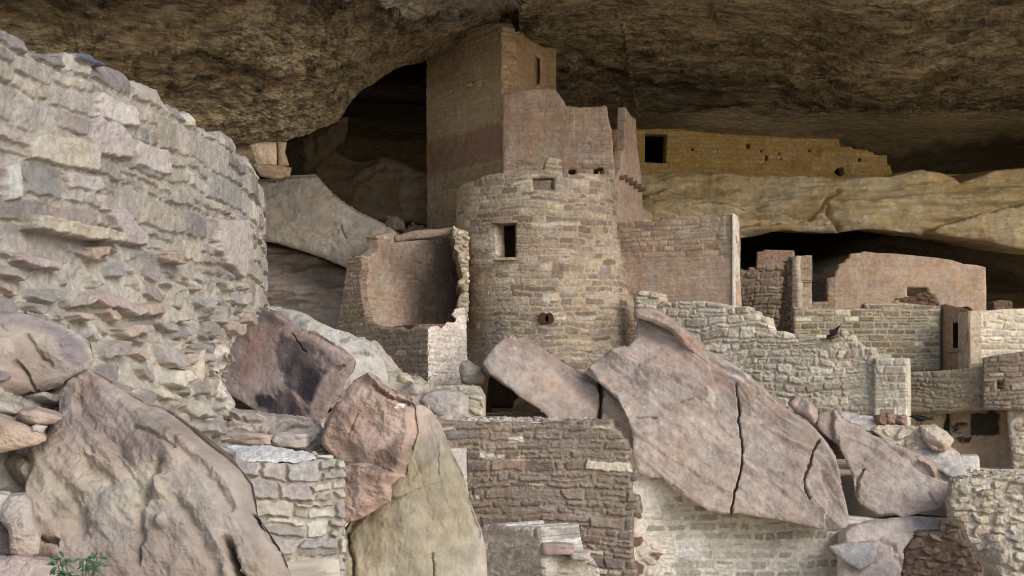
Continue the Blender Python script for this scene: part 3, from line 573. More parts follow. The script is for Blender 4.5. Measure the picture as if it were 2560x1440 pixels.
# ------------------------------------------------------------------ square tower (tallest)
sq = empty("square_tower", None, "tallest square tower under the cave roof, banded red and buff plaster", "tower")
P_SQ = [(196, 166, 128), (206, 176, 138), (186, 156, 122), (200, 168, 132)]
sl = Wall(1065, 37.2, 1257, 34.5)
def sqb(seed):
    base = masonry(seed, P_SQ, (150, 122, 92), (.25, .5), (.1, .17), relief=.015, joint=.008, paler=.02, plaster=lambda x, y: .74 - .6 * sst(560, 640, y) - .3 * sst(1180, 1240, x) * sst(420, 500, y), pcol=(208, 178, 140), rough=.02, stain=.3)
    def fn(u, v, D, px, py, P):
        h, c = base(u, v, D, px, py, P); w = 8 * fbm(px * .02, py * .02, 0, 6, 4); yb = py + (px - 1065) * .26 + w      # row at the left edge
        c = mixc(c, lin((184, 134, 110)) * (1 + .15 * fbm(u * 3, v * 6, 0, 3, 4))[..., None], sst(352, 362, yb) * sst(452, 434, yb) * .75)
        c = mixc(c, lin((218, 192, 150)), sst(236, 250, yb) * sst(352, 345, yb) * .45)
        c = mixc(c, lin((172, 128, 108)), sst(500, 560, yb) * .5); c = mixc(c, lin((158, 126, 86)), sst(240, 150, yb) * .5)  # darker ochre top: the weak bounced light there is painted in
        h = h + .012 * fbm(u * 1.2, v * 18, 0, 5, 3)
        for (hx, hy) in ((1078, 238), (1130, 229), (1186, 212), (1203, 213), (1233, 205), (1085, 470)): h = h - .1 * np.exp(-(np.hypot(px - hx, py - hy) / 3.2) ** 2)
        return h, c
    return fn
slab("wall", sl, [(1065, 70), (1250, 55), (1257, 66), (1256, 240), (1256, 1000), (1072, 1000), (1068, 700), (1065, 400)], sqb(111), M_PLA, t=.38, q=2.3, parent=sq, seed=21, rag=.0)
c = unproj(1173, 214, 35.5); boxmesh("projecting_stone", (c[0], c[1] - .05, c[2]), (.16, .2, .1), .6, M_MAS, (196, 176, 150), sq, seed=8, sub=5)
yR = 34.5; A0 = (1252 - HX) / F * 34.5
sr = Wall(1256, 34.47, 1362, 35.35)
slab("wall", sr, [(1254, 62), (1270, 66), (1282, 80), (1300, 78), (1312, 92), (1336, 104), (1348, 112), (1360, 118), (1361, 140), (1366, 148), (1362, 172), (1360, 205), (1366, 225), (1362, 300), (1254, 300)],
     masonry(113, [(196, 164, 124), (206, 176, 134), (186, 152, 114)], (190, 160, 120), (.2, .4), (.09, .15), relief=.03, joint=.012, plaster=lambda x, y: -.3 + 1.4 * sst(1286, 1296, x) * sst(76, 100, y), pcol=(188, 152, 116), rough=.02, pale=(220, 196, 160), paler=.1,
             patches=[([(1270, 60), (1360, 110), (1366, 150), (1340, 130), (1300, 120), (1280, 90)], (170, 140, 84), .6, 6)]), M_PLA, t=.35, q=2.2, parent=sq, rag=.015, ragf=5, seed=22, back=(.35, 1, 0),
     holes=[[(1337, 138), (1350, 148), (1350, 207), (1336, 214)]])
w2 = Wall(1350, 36.6, 1362, 35.35)
slab("wall", Wall(1330, 37.4, 1363, 35.4), [(1335, 112), (1361, 118), (1362, 300), (1335, 300)], masonry(114, P_SQ, (170, 140, 104), (.25, .5), (.1, .17), plaster=lambda x, y: .8 + 0 * x, pcol=(176, 144, 106)), M_PLA, t=.3, q=4, parent=sq, seed=23)

# ------------------------------------------------------------------ plastered block in front of it
bl = empty("plastered_house", None, "pink plastered house above the round tower, stepped top, beam stubs on its right side", "house")
P_PINK = [(184, 150, 126), (192, 158, 132), (172, 138, 116), (200, 168, 142)]
slab("wall", Wall(1255, 33.5, 1545, 33.35), [(1256, 234), (1275, 232), (1300, 226), (1335, 222), (1365, 220), (1384, 222), (1396, 232), (1404, 245), (1410, 252), (1414, 264), (1440, 266), (1444, 268), (1500, 266), (1512, 262), (1518, 268), (1520, 290), (1530, 330), (1534, 400), (1538, 440), (1542, 560), (1546, 800), (1258, 800), (1257, 440)],
     masonry(121, P_PINK, (180, 148, 124), (.22, .42), (.1, .16), relief=.018, joint=.01, paler=.06, pale=(206, 178, 152), plaster=lambda x, y: .66 - .55 * sst(395, 420, y) - .25 * sst(380, 360, np.hypot(x - 1460, (y - 370) * 3) + 330), pcol=(198, 160, 132), rough=.026, stain=.22,
             patches=[([(1434, 268), (1437, 268), (1438, 345), (1435, 345)], (214, 196, 180), .7, 2), ([(1404, 262), (1408, 262), (1410, 300), (1406, 300)], (214, 196, 180), .7, 2), ([(1256, 236), (1276, 234), (1276, 425), (1257, 425)], (160, 118, 98), .4, 6),  # last patch here: shadow line along the left edge, painted in
                      ([(1420, 372), (1480, 362), (1486, 380), (1430, 388)], (196, 168, 150), .6, 6), ([(1370, 372), (1390, 368), (1390, 376), (1370, 378)], (206, 176, 140), .6, 4)]),
     M_PLA, t=.36, q=2.2, parent=bl, rag=.012, ragf=6, seed=31, holes=[hole(1430, 430, 18, 12), [(1483, 424), (1496, 420), (1508, 421), (1508, 434), (1500, 434), (1499, 428), (1495, 428), (1494, 436), (1484, 436)]])
sideW = Wall(1534, 33.3, 1606, 35.6)
slab("wall", sideW, [(1552, 420), (1556, 376), (1562, 370), (1564, 267), (1570, 276), (1580, 290), (1590, 296), (1591, 330), (1594, 372), (1600, 410), (1602, 440), (1606, 470), (1606, 510), (1612, 525), (1630, 530), (1632, 556), (1632, 700), (1537, 700), (1538, 445)],
     masonry(123, [(196, 170, 146), (204, 180, 156), (186, 160, 138)], (198, 172, 148), (.22, .4), (.1, .16), relief=.014, joint=.008, plaster=lambda x, y: .85 + 0 * x, pcol=(192, 158, 136), rough=.02, paler=.05, pale=(215, 195, 170)), M_PLA, t=.2, q=2.2, parent=bl, rag=.012, ragf=6, seed=32)
def log(name, a, b, r0, r1, mat, col, parent=None, n=12, rings=14, wob=.02, seed=0):
    a, b = np.array(a, float), np.array(b, float); d = nrm(b - a); s1 = nrm(np.cross(d, [0, .3, 1])); s2 = np.cross(d, s1); V = []; L = np.linalg.norm(b - a)
    for i in range(rings + 1):
        t = i / rings; c = a + (b - a) * t + (s1 * vn(t * 3, 0, 1, seed) + s2 * vn(t * 3, 5, 1, seed)) * wob; r = (r0 + (r1 - r0) * t) * (1 + .12 * float(vn(t * L * 4, 3, 2, seed)))
        for k in range(n): an = 2 * math.pi * k / n; rr = r * (1 + .08 * float(vn(k * .9, t * 2, 3, seed))); V.append(c + rr * (math.cos(an) * s1 + math.sin(an) * s2))
    V += [a - d * r0 * .1, b + d * r1 * .1]; e = len(V); Fq = []
    for i in range(rings):
        for k in range(n): p = i * n + k; q = i * n + (k + 1) % n; Fq.append((p, q, q + n, p + n))
    for k in range(n): Fq.append((e - 2, (k + 1) % n, k)); Fq.append((e - 1, rings * n + k, rings * n + (k + 1) % n))
    me = bpy.data.meshes.new(name); me.from_pydata([tuple(v) for v in V], [], Fq); at = me.color_attributes.new("Col", 'FLOAT_COLOR', 'POINT')
    VV = np.array(V); cc = np.tile(lin(col), (len(V), 1)) * (1 + .3 * fbm(VV[:, 0] * 3, VV[:, 1] * 3, VV[:, 2] * 30, seed, 3))[:, None]; at.data.foreach_set("color", np.concatenate([cc, np.ones((len(V), 1))], 1).astype(np.float32).ravel())
    me.polygons.foreach_set("use_smooth", np.array([len(f) == 4 for f in Fq])); return link(name, me, mat, parent)
for (px, py) in ((1548, 444), (1562, 450), (1573, 458), (1584, 466), (1596, 474)):
    uu, vv = sideW.uv(np.array([px], float), np.array([py], float)); P0 = sideW.pos(uu, vv, np.array([-.2]))[0]; P1 = sideW.pos(uu, vv, np.array([.2]))[0]; log("beam_stub", P0, P1, .05, .047, M_WOOD, (128, 96, 76), bl, rings=4, n=10)
# stub of the wall beyond the notch
slab("wall", Wall(1540, 34.9, 1600, 34.9), [(1547, 268), (1560, 265), (1562, 300), (1562, 400), (1547, 400)], masonry(124, P_PINK, (180, 148, 124), plaster=lambda x, y: .9 + 0 * x, pcol=(160, 124, 102)), M_PLA, t=.3, q=3, parent=bl, seed=33) if False else None

# ------------------------------------------------------------------ broad plain wall right of the round tower
pw = Wall(1540, 33.1, 1846, 31.7)
wall_panel = empty("house_wall", None, "tall flat clay coloured wall right of the round tower with a bright upright end", "wall")
slab("face", pw, [(1520, 556), (1600, 552), (1612, 548), (1614, 556), (1648, 552), (1652, 542), (1668, 538), (1690, 536), (1696, 543), (1740, 540), (1790, 536), (1800, 533), (1830, 532), (1836, 536), (1839, 600), (1838, 680), (1842, 760), (1842, 860), (1520, 860)],
     masonry(131, [(182, 152, 124), (192, 162, 132), (170, 138, 112), (200, 170, 140)], (176, 148, 120), (.25, .55), (.09, .15), relief=.02, joint=.01, paler=.03, pale=(206, 184, 150), plaster=lambda x, y: .30 + .9 * sst(625, 665, y - (x - 1700) * .04), pcol=(196, 162, 134), rough=.016, stain=.15,
             patches=[([(1810, 540), (1813, 540), (1814, 600), (1811, 600)], (212, 196, 176), .6, 2)]), M_PLA, t=.02, q=2.2, parent=wall_panel, rag=.008, ragf=6, seed=41) if False else None
slab("face", pw, [(1520, 556), (1600, 552), (1612, 548), (1614, 556), (1648, 552), (1652, 542), (1668, 538), (1690, 536), (1696, 543), (1740, 540), (1790, 536), (1800, 533), (1830, 532), (1836, 536), (1839, 600), (1838, 680), (1842, 760), (1842, 860), (1520, 860)],
     masonry(131, [(182, 152, 124), (192, 162, 132), (170, 138, 112), (200, 170, 140)], (176, 148, 120), (.25, .55), (.09, .15), relief=.02, joint=.01, paler=.03, pale=(206, 184, 150), plaster=lambda x, y: .30 + .9 * sst(625, 665, y - (x - 1700) * .04), pcol=(196, 162, 134), rough=.016, stain=.15,
             patches=[([(1810, 540), (1813, 540), (1814, 600), (1811, 600)], (212, 196, 176), .6, 2)]), M_PLA, t=.35, q=2.2, parent=wall_panel, rag=.008, ragf=6, seed=41)
YE = 31.72; xe = (1838 - HX) / F * YE
we = Wall(1837, YE - .02, 1851, YE + .36)
slab("wall_end", we, [(1836, 533), (1843, 537), (1848, 560), (1850, 640), (1850, 700), (1854, 762), (1854, 800), (1836, 800)], masonry(132, [(214, 202, 184), (206, 192, 170)], (206, 194, 174), (.3, .4), (.1, .16), relief=.01, plaster=lambda x, y: .9 + 0 * x, pcol=(212, 200, 182)), M_PLA, t=.05, q=2.2, parent=wall_panel, seed=42)  # paler than the face: light on the wall's end painted into its colour

# ------------------------------------------------------------------ long rubble wall stepping down to a corner pilaster
P_LIGHT = [(206, 186, 160), (190, 168, 144), (214, 196, 168), (176, 152, 130), (198, 178, 156), (186, 158, 136)]; lw = Wall(1600, 31.2, 2275, 28.9)
longw = empty("terrace_wall", None, "long pale rubble wall stepping down to the right above the giant tilted boulder", "wall")
slab("face", lw, [(1585, 735), (1600, 726), (1650, 732), (1655, 757), (1700, 753), (1760, 752), (1790, 757), (1850, 766), (1860, 765), (1874, 768), (1876, 775), (1892, 777), (1896, 790), (1920, 793), (1924, 812), (1930, 826), (1960, 828), (1966, 832), (2068, 846), (2072, 838), (2090, 836), (2094, 824), (2110, 824), (2112, 834), (2130, 836), (2136, 850), (2160, 868), (2182, 868), (2184, 878), (2192, 893), (2268, 896), (2270, 960), (2270, 1120), (1585, 1100)],
     masonry(141, P_LIGHT, MORTL, (.26, .42), (.13, .21), relief=.035, joint=.018, kind='b', warp=.055, paler=.08, pale=(216, 202, 176), rough=.02, tilt=.14, gain=1.0, bulge=.04,
             patches=[([(1640, 752), (1800, 755), (1830, 900), (1760, 870), (1660, 800)], (208, 188, 172), .35, 20)]), M_MAS, t=.5, q=2.2, parent=longw, rag=.018, ragf=6, seed=51)
slab("pilaster", Wall(2183, 29.05, 2271, 28.75), [(2184, 895), (2268, 895), (2270, 960), (2270, 1120), (2184, 1120)], masonry(142, P_LIGHT, (212, 198, 172), (.24, .36), (.15, .21), relief=.02, joint=.014, warp=.015, paler=.1, pale=(222, 206, 178)), M_MAS, t=.3, q=2.2, parent=longw, rag=.006, seed=52)
o = slab("stone_stub", Wall(1590, 30.3, 1655, 30.2), [(1586, 735), (1606, 727), (1650, 734), (1656, 752), (1640, 768), (1630, 800), (1592, 790)], masonry(143, [(206, 192, 164), (190, 172, 142), (176, 156, 128)], (180, 162, 134), (.2, .34), (.1, .15), relief=.05, kind='r', warp=.05), M_MAS, t=.3, q=2.2, rag=.02, seed=53)
tag(o, "small stub of pale stones wedged between the round tower and the boulder top", "masonry stub")

# ------------------------------------------------------------------ ruined room with a jagged wall end
o = slab("ruin_wall", Wall(1845, 35.2, 1960, 34.9), [(1840, 672), (1856, 672), (1858, 676), (1870, 674), (1872, 668), (1884, 668), (1890, 672), (1892, 630), (1908, 628), (1910, 624), (1984, 626), (1986, 700), (1986, 900), (1840, 900)],
         masonry(151, [(172, 146, 122), (160, 134, 112), (150, 126, 106)], (168, 142, 118), (.2, .34), (.12, .18), relief=.045, kind='b', warp=.05, plaster=lambda x, y: -.2 + 1.2 * sst(685, 660, y), pcol=(186, 146, 120), pale=(200, 170, 130)), M_MAS, t=.35, q=2.3, rag=.012, seed=61)
tag(o, "broken brown wall of the small ruined room, its top left stepped", "wall")
o = slab("jagged_wall", Wall(1949, 34.6, 1997, 31.9), [(1962, 650), (1975, 646), (1990, 640), (1997, 640), (1998, 900), (1945, 900), (1950, 790), (1958, 740), (1960, 690), (1963, 665)],
         masonry(152, [(176, 150, 122), (160, 132, 106), (188, 164, 136)], (168, 142, 114), (.2, .34), (.12, .18), relief=.07, kind='r', warp=.05), M_MAS, t=.3, q=2.3, rag=.05, seed=62)
tag(o, "thin upright wall end with jagged stones, left of the dark square window", "wall")
o = slab("wall_end", Wall(1978, 31.95, 1998, 31.8), [(1980, 642), (1995, 640), (1998, 720), (1999, 800), (1998, 880), (1976, 880), (1978, 760)], masonry(153, [(190, 170, 144), (178, 156, 130)], (186, 164, 138), plaster=lambda x, y: .7 + 0 * x, pcol=(186, 162, 140)), M_PLA, t=.2, q=2.4, seed=63, rag=.01)
tag(o, "smooth plastered pier beside the jagged wall end, left of the brick wall", "pier")

# ------------------------------------------------------------------ back wall with window and broken top
o = slab("back_wall", Wall(1990, 36.6, 2470, 36.2), [(1990, 700), (2010, 696), (2011, 698), (2062, 698), (2068, 695), (2086, 692), (2088, 680), (2094, 672), (2097, 660), (2110, 656), (2114, 648), (2122, 646), (2126, 634), (2150, 632), (2160, 628), (2190, 632), (2240, 634), (2300, 640), (2340, 644), (2380, 650), (2410, 660), (2440, 662), (2464, 668), (2466, 720), (2466, 900), (1990, 900)],
         masonry(161, [(180, 148, 122), (170, 138, 112), (188, 158, 130)], (178, 148, 120), (.25, .42), (.1, .16), relief=.02, joint=.01, plaster=lambda x, y: .9 + 0 * x - .9 * sst(2092, 2080, x), pcol=(204, 168, 138), rough=.014, paler=.03, stain=.12), M_PLA, t=.36, q=2.3, rag=.008, ragf=6, seed=71,
         holes=[[(2010, 698), (2067, 697), (2068, 754), (2009, 754)], [(2268, 718), (2318, 720), (2324, 745), (2268, 740)]])
tag(o, "pinkish plastered wall beneath the ledge, rising in steps beside a dark square window", "wall")
o = slab("rubble_heap", Wall(2225, 34.2, 2350, 34.0), [(2228, 764), (2240, 748), (2268, 742), (2290, 734), (2316, 728), (2338, 736), (2350, 762), (2345, 800), (2230, 800)], masonry(162, [(140, 104, 78), (128, 94, 70)], (130, 98, 74), (.16, .3), (.08, .14), relief=.05, kind='r', gain=.9), M_MAS, t=.35, q=2.4, rag=.03, seed=72)
tag(o, "low brown broken masonry poking up above the brick wall's top edge", "masonry stub")

# ------------------------------------------------------------------ brick-like wall and the small window tower
o = slab("brick_wall", Wall(1984, 31.6, 2350, 31.4), [(1984, 768), (2160, 770), (2162, 758), (2185, 756), (2260, 756), (2280, 760), (2340, 764), (2352, 764), (2352, 1020), (1984, 1020)],
         masonry(171, P_BRICK, (178, 160, 130), (.22, .4), (.125, .155), relief=.02, joint=.012, warp=.008, paler=.06, pale=(220, 202, 168), rough=.01, stain=.15), M_MAS, t=.4, q=2.2, rag=.006, seed=81)
tag(o, "brown wall of neat brick-like courses with a few pale stones", "wall")
st = empty("window_house", None, "small house with a narrow dark window in its shaded side and a bright rubble front", "house")
shs = Wall(2352, 31.6, 2422, 30.2)
slab("wall", shs, [(2346, 764), (2360, 760), (2372, 762), (2390, 768), (2404, 768), (2422, 776), (2424, 850), (2424, 990), (2346, 990)], masonry(172, [(176, 142, 110), (184, 150, 116)], (176, 140, 108), (.25, .4), (.1, .16), relief=.016, plaster=lambda x, y: .9 + 0 * x, pcol=(184, 146, 112), rough=.014), M_PLA, t=.35, q=2.2, parent=st, seed=82, back=(.3, 1, 0),
     holes=[[(2381, 806), (2406, 806), (2406, 872), (2381, 870)]])
uu, vv = shs.uv(np.array([2394.0]), np.array([877.0])); p = shs.pos(uu, vv, np.array([-.06]))[0]; boxmesh("sill", tuple(p), (.75, .3, .07), math.atan2(shs.U[1], shs.U[0]), M_MAS, (176, 140, 108), st, seed=9)
slab("wall", Wall(2420, 30.2, 2620, 30.7), [(2421, 778), (2450, 776), (2475, 776), (2520, 772), (2600, 770), (2640, 768), (2640, 1000), (2421, 1000)], masonry(173, [(200, 182, 156), (212, 196, 168), (186, 168, 144)], (206, 188, 160), (.25, .42), (.11, .16), relief=.03, kind='b', warp=.04, plaster=lambda x, y: .05 + .8 * sst(2462, 2448, x), pcol=(190, 166, 138), paler=.1, pale=(222, 208, 180)), M_MAS, t=.4, q=2.2, parent=st, rag=.008, seed=83)
c = unproj(2400, 840, 31.9); boxmesh('added_dark_backing', tuple(c), (1.2, .12, 1.3), math.atan2(shs.U[1], shs.U[0]), M_PLA, (70, 52, 40), st, seed=79)  # added dark sheet behind the window opening, to keep it looking shaded
c = unproj(2470, 772, 31.6); boxmesh('roof', (c[0], c[1] + .2, c[2] - .22), (1.9, 2.2, .12), .1, M_PLA, (150, 124, 96), st, seed=77)  # unseen slab added to keep light out of the window opening
slab("door_block", Wall(2484, 32.5, 2530, 32.5), [(2484, 755), (2500, 750), (2530, 752), (2534, 790), (2484, 790)], masonry(174, [(130, 96, 74)], (120, 92, 70)), M_MAS, t=.5, q=3, parent=st, rag=.02, seed=84)
o = slab("low_wall", Wall(2268, 30.8, 2470, 30.0), [(2268, 930), (2330, 928), (2360, 926), (2470, 915), (2474, 1022), (2380, 1034), (2268, 1034)], masonry(175, [(164, 144, 116), (150, 130, 104), (172, 152, 124)], (166, 146, 118), (.2, .36), (.1, .15), relief=.03, kind='b', warp=.05, gain=.95), M_MAS, t=.4, q=2.2, rag=.006, seed=85) 
tag(o, "dull olive brown rubble wall below the small window house, above the black painted patches", "wall")
o = slab("curved_wall", Cyl((2540 - HX) / F * 31, 31.6, 2.1), None, masonry(176, [(148, 126, 104), (138, 116, 96), (158, 136, 114)], (148, 126, 104), (.22, .36), (.11, .16), relief=.035, kind='b', warp=.04), M_MAS, t=.35, q=2.2, rag=.01, seed=86,
         uvpoly=[(-1.2, 1.49), (3, 1.49), (3, 2.72), (1.2, 2.76), (0.2, 2.76), (-.4, 2.72), (-.9, 2.66), (-1.2, 2.6)], holes=[hole(2500, 962, 15, 22)])
tag(o, "dark brown curved wall at the right edge with a small square hole", "wall")

# ------------------------------------------------------------------ recess with black painted patches
def paintfn(seed, pal, black):
    b = masonry(seed, pal, (150, 120, 92), (.3, .5), (.12, .2), relief=.01, plaster=lambda x, y: .9 + 0 * x, pcol=pal[0], rough=.01)
    def fn(u, v, D, px, py, P):
        h, c = b(u, v, D, px, py, P)
        for poly, amt in black:
            w = blob(px, py, poly, 3, 4, .05, seed) * sst(-.5, .15, fbm(px * .06, py * .09, 0, seed, 4, .65) + amt); c = mixc(c, lin((34, 30, 28)), w * .92)
        return h, c
    return fn
o = slab("painted_wall", Wall(2262, 31.2, 2392, 31.1), [(2262, 1022), (2384, 1022), (2384, 1300), (2262, 1300)], paintfn(181, [(210, 190, 156)], [([(2364, 1024), (2378, 1024), (2380, 1080), (2362, 1078)], .5), ([(2285, 1040), (2370, 1035), (2370, 1078), (2285, 1078)], -.35)]), M_PLA, t=.3, q=2.3, seed=91)
tag(o, "buff wall with flaked black paint behind the large raven", "wall")
o = slab("painted_wall", Wall(2384, 30.9, 2530, 30.7), [(2376, 1024), (2532, 1020), (2534, 1300), (2376, 1300)], paintfn(182, [(176, 144, 114)], [([(2422, 1032), (2494, 1028), (2502, 1086), (2424, 1088)], .55), ([(2378, 1058), (2418, 1060), (2420, 1086), (2378, 1084)], -.02), ([(2384, 1092), (2430, 1090), (2420, 1108), (2390, 1104)], -.15)]), M_PLA, t=.3, q=2.3, seed=92)
tag(o, "shaded brown wall with a big square of flaked black paint near the right edge", "wall")
o = slab("pier", Wall(2516, 29.9, 2640, 29.6), [(2518, 1022), (2640, 1018), (2640, 1192), (2532, 1192), (2530, 1130), (2522, 1080)], masonry(183, P_LIGHT, MORTL, (.2, .34), (.1, .16), relief=.04, kind='r', warp=.05, paler=.1), M_MAS, t=.5, q=2.2, rag=.02, seed=93)
tag(o, "bright ragged masonry pier cut by the right edge, beside the black painted wall", "wall")
o = slab("pillar", Plane(2412, 1165, 29.2, (0, -1, .05)), [(2368, 1148), (2372, 1142), (2444, 1140), (2449, 1146), (2450, 1200), (2366, 1200)], masonry(184, [(210, 200, 182), (198, 188, 170)], (206, 196, 178), plaster=lambda x, y: .8 + 0 * x, pcol=(208, 198, 182), rough=.01), M_PLA, t=.7, q=2.2, seed=94)
tag(o, "low pale plastered block standing by the shaded recess floor", "wall block")
SAT[0] = .72
# ------------------------------------------------------------------ open room left of the tower
room = empty("roofless_room", None, "small roofless room with a broken open front, tucked left of the round tower", "house")
slab("wall", Wall(905, 31.2, 1172, 35.2), [(900, 640), (925, 640), (948, 622), (946, 600), (940, 590), (958, 586), (976, 583), (992, 588), (1000, 604), (1060, 600), (1140, 596), (1175, 590), (1175, 830), (900, 830)],
     masonry(201, [(186, 158, 134), (172, 144, 120)], (180, 150, 124), (.25, .45), (.1, .16), relief=.015, plaster=lambda x, y: .66 - .9 * sst(615, 600, y), pcol=(172, 142, 120), rough=.02, stain=.3), M_PLA, t=.3, q=2.2, parent=room, rag=.012, seed=101)

slab("wall", Wall(845, 31.2, 1074, 28.8), [(868, 652), (880, 640), (905, 642), (908, 670), (902, 700), (906, 740), (914, 770), (920, 800), (935, 808), (950, 814), (975, 818), (1000, 818), (1020, 824), (1040, 814), (1072, 816), (1074, 1000), (940, 1000), (920, 860), (835, 835), (852, 760)],
     masonry(202, [(158, 130, 106), (146, 120, 98), (168, 140, 116)], (162, 136, 110), (.2, .36), (.1, .15), relief=.03, kind='b', warp=.05, plaster=lambda x, y: .3 + 0 * x, pcol=(160, 132, 110), rough=.02), M_MAS, t=.42, q=2.2, parent=room, rag=.02, seed=102, K=6, back=(.15, 1, 0))
slab("wall", Wall(1072, 28.8, 1170, 30.0), [(1072, 818), (1098, 814), (1106, 822), (1118, 806), (1140, 806), (1142, 796), (1132, 786), (1140, 772), (1164, 768), (1168, 800), (1170, 900), (1170, 985), (1072, 985)],
     masonry(203, [(214, 196, 182), (204, 184, 170), (222, 206, 190)], (206, 188, 172), (.18, .3), (.09, .14), relief=.015, kind='b', warp=.04, plaster=lambda x, y: .35 + 0 * x, pcol=(214, 196, 182), rough=.016), M_MAS, t=.35, q=2.2, parent=room, rag=.012, seed=103, back=(-.1, 1, 0))  # paler than the left face: light from the right painted into the stones
slab("broken_wall", Wall(1128, 31.2, 1170, 31.3), [(1132, 566), (1150, 572), (1172, 580), (1172, 800), (1160, 800), (1157, 770), (1146, 768), (1145, 742), (1156, 736), (1155, 720), (1144, 712), (1146, 700), (1158, 696), (1152, 670), (1146, 640), (1136, 620), (1140, 600), (1133, 590)],
     masonry(204, [(206, 186, 156), (190, 170, 142), (178, 152, 122)], (176, 152, 122), (.14, .24), (.1, .15), relief=.06, kind='r', warp=.04), M_MAS, t=2.6, q=2.1, parent=tow, rag=.03, seed=104, back=(-.06, 1, 0))  # unseen depth behind the stub added to block light from the room
c = unproj(1105, 802, 31.6); boxmesh("floor_slab", (c[0] - .35, c[1] + .4, c[2] - .14), (1.2, 1.5, .12), .5, M_PLA, (140, 96, 76), room, seed=3)
o = log("roof_beam", unproj(986, 596, 31.3), unproj(1134, 579, 31.6), .085, .1, M_WOOD, (150, 120, 98), rings=20, seed=4); tag(o, "weathered wooden beam spanning from the room's wall top to the round tower", "beam")
room_gr = None

# ------------------------------------------------------------------ rocks behind on the left
GR = [(138, 124, 110), (150, 136, 120), (160, 146, 130), (144, 130, 114)]
o = slab("slab_boulder", Plane(800, 540, 33.2, (-.25, -1, .3)), [(340, 470), (420, 430), (590, 440), (680, 450), (712, 440), (760, 436), (788, 436), (800, 452), (825, 478), (850, 500), (895, 528), (945, 552), (986, 576), (1010, 600), (1000, 640), (900, 640), (868, 652), (862, 664), (800, 638), (740, 618), (690, 604), (590, 590), (420, 600), (350, 560)],
         boulder(211, GR, 1.0, .25, .5, .10, .6, lines=[([(700, 575), (760, 575), (800, 590), (830, 605), (866, 640)], 4, -.12, 50), ([(840, 580), (850, 560), (860, 590)], 2.5, -.06)], shade=.12), M_ROCK, t=1.1, q=2.4, seed=111, rag=.02, ragf=2.6)
tag(o, "smooth grey brown rock slab leaning down behind the roofless room", "boulder")
o = slab("layered_rock", Plane(760, 700, 34.2, (-.1, -1, .1)), [(280, 560), (590, 585), (690, 612), (800, 645), (880, 680), (880, 900), (250, 900)], boulder(212, [(134, 114, 102), (150, 130, 116), (164, 144, 130)], .9, .3, .6, .35, .5, ax=(.5, 1, 2), strata=.28, facet=0), M_ROCK, t=1.5, q=2.6, seed=112)
tag(o, kind="structure")
o = slab("bedrock_bulge", Plane(930, 460, 38.5, (-.1, -1, .25)), [(700, 470), (728, 400), (760, 368), (830, 360), (880, 388), (960, 378), (1010, 395), (1090, 425), (1090, 555), (1000, 548), (930, 545), (870, 520), (800, 470)],
         boulder(213, [(120, 98, 74), (140, 116, 90), (156, 134, 104)], .9, .5, .8, .35, .4, ax=(.6, 1, 1.6), strata=.14, lines=[([(880, 388), (960, 380), (1020, 405), (1080, 430)], 5, -.35, 80), ([(880, 470), (940, 430), (960, 420)], 4, -.15)]), M_ROCK, t=3.5, q=3, seed=113, K=4)
tag(o, kind="structure")
for (poly, Y, col, sd, nm, lb) in (([(560, 352), (622, 356), (640, 400), (630, 440), (560, 440)], 31.0, (150, 122, 88), 1, "stone_block", "brown stone in shadow behind the top of the near curved wall"),
        ([(623, 362), (640, 358), (690, 356), (692, 400), (688, 418), (640, 414), (632, 390)], 30.0, (168, 140, 108), 2, "stone_block", "squarish pale stone block propping the low tip of the overhanging cave roof"),
        ([(692, 354), (716, 356), (712, 380), (722, 414), (694, 418)], 30.2, (138, 108, 76), 3, "stone_post", "narrow upright brown stone beside the square block under the roof tip"),
        ([(628, 408), (690, 412), (728, 420), (724, 440), (690, 448), (650, 440)], 29.8, (130, 104, 78), 4, "flat_stone", "flat brown stone lying under the block that props the roof tip")):
    o = slab(nm, Plane(sum(p[0] for p in poly) / len(poly), sum(p[1] for p in poly) / len(poly), Y, (.1, -1, .05)), poly, boulder(220 + sd, [col, tuple(k + 14 for k in col)], 1, .1, .15, .05, 1.5, facet=0), M_ROCK, t=.5, q=2.2, seed=sd); tag(o, lb, "stone")
o = slab("bedrock", Plane(760, 400, 36.5, (-.5, -1, .1)), [(590, 350), (700, 350), (760, 320), (860, 285), (840, 340), (800, 400), (740, 450), (590, 460)], boulder(219, [(104, 88, 62), (84, 70, 50)], .9, .6, 1.0, .3, .5), M_ROCK, t=2, q=3, seed=119); tag(o, kind="structure")
for (poly, Y, col, lb) in (([(955, 560), (968, 540), (990, 538), (1010, 550), (1014, 575), (960, 572)], 34.6, (118, 98, 78), "small dark stone at the top edge of the leaning grey slab"), ([(1005, 575), (1030, 558), (1066, 566), (1072, 600), (1000, 600)], 34.4, (104, 84, 66), "dark low stone between the leaning slab and the square tower foot")):
    o = slab("stone", Plane(poly[0][0] + 25, poly[0][1], Y, (0, -1, .2)), poly, boulder(int(Y * 10), [col], 1, .2, .3, .08, 1.5, facet=0), M_ROCK, t=.6, q=2.4); tag(o, lb, "stone")

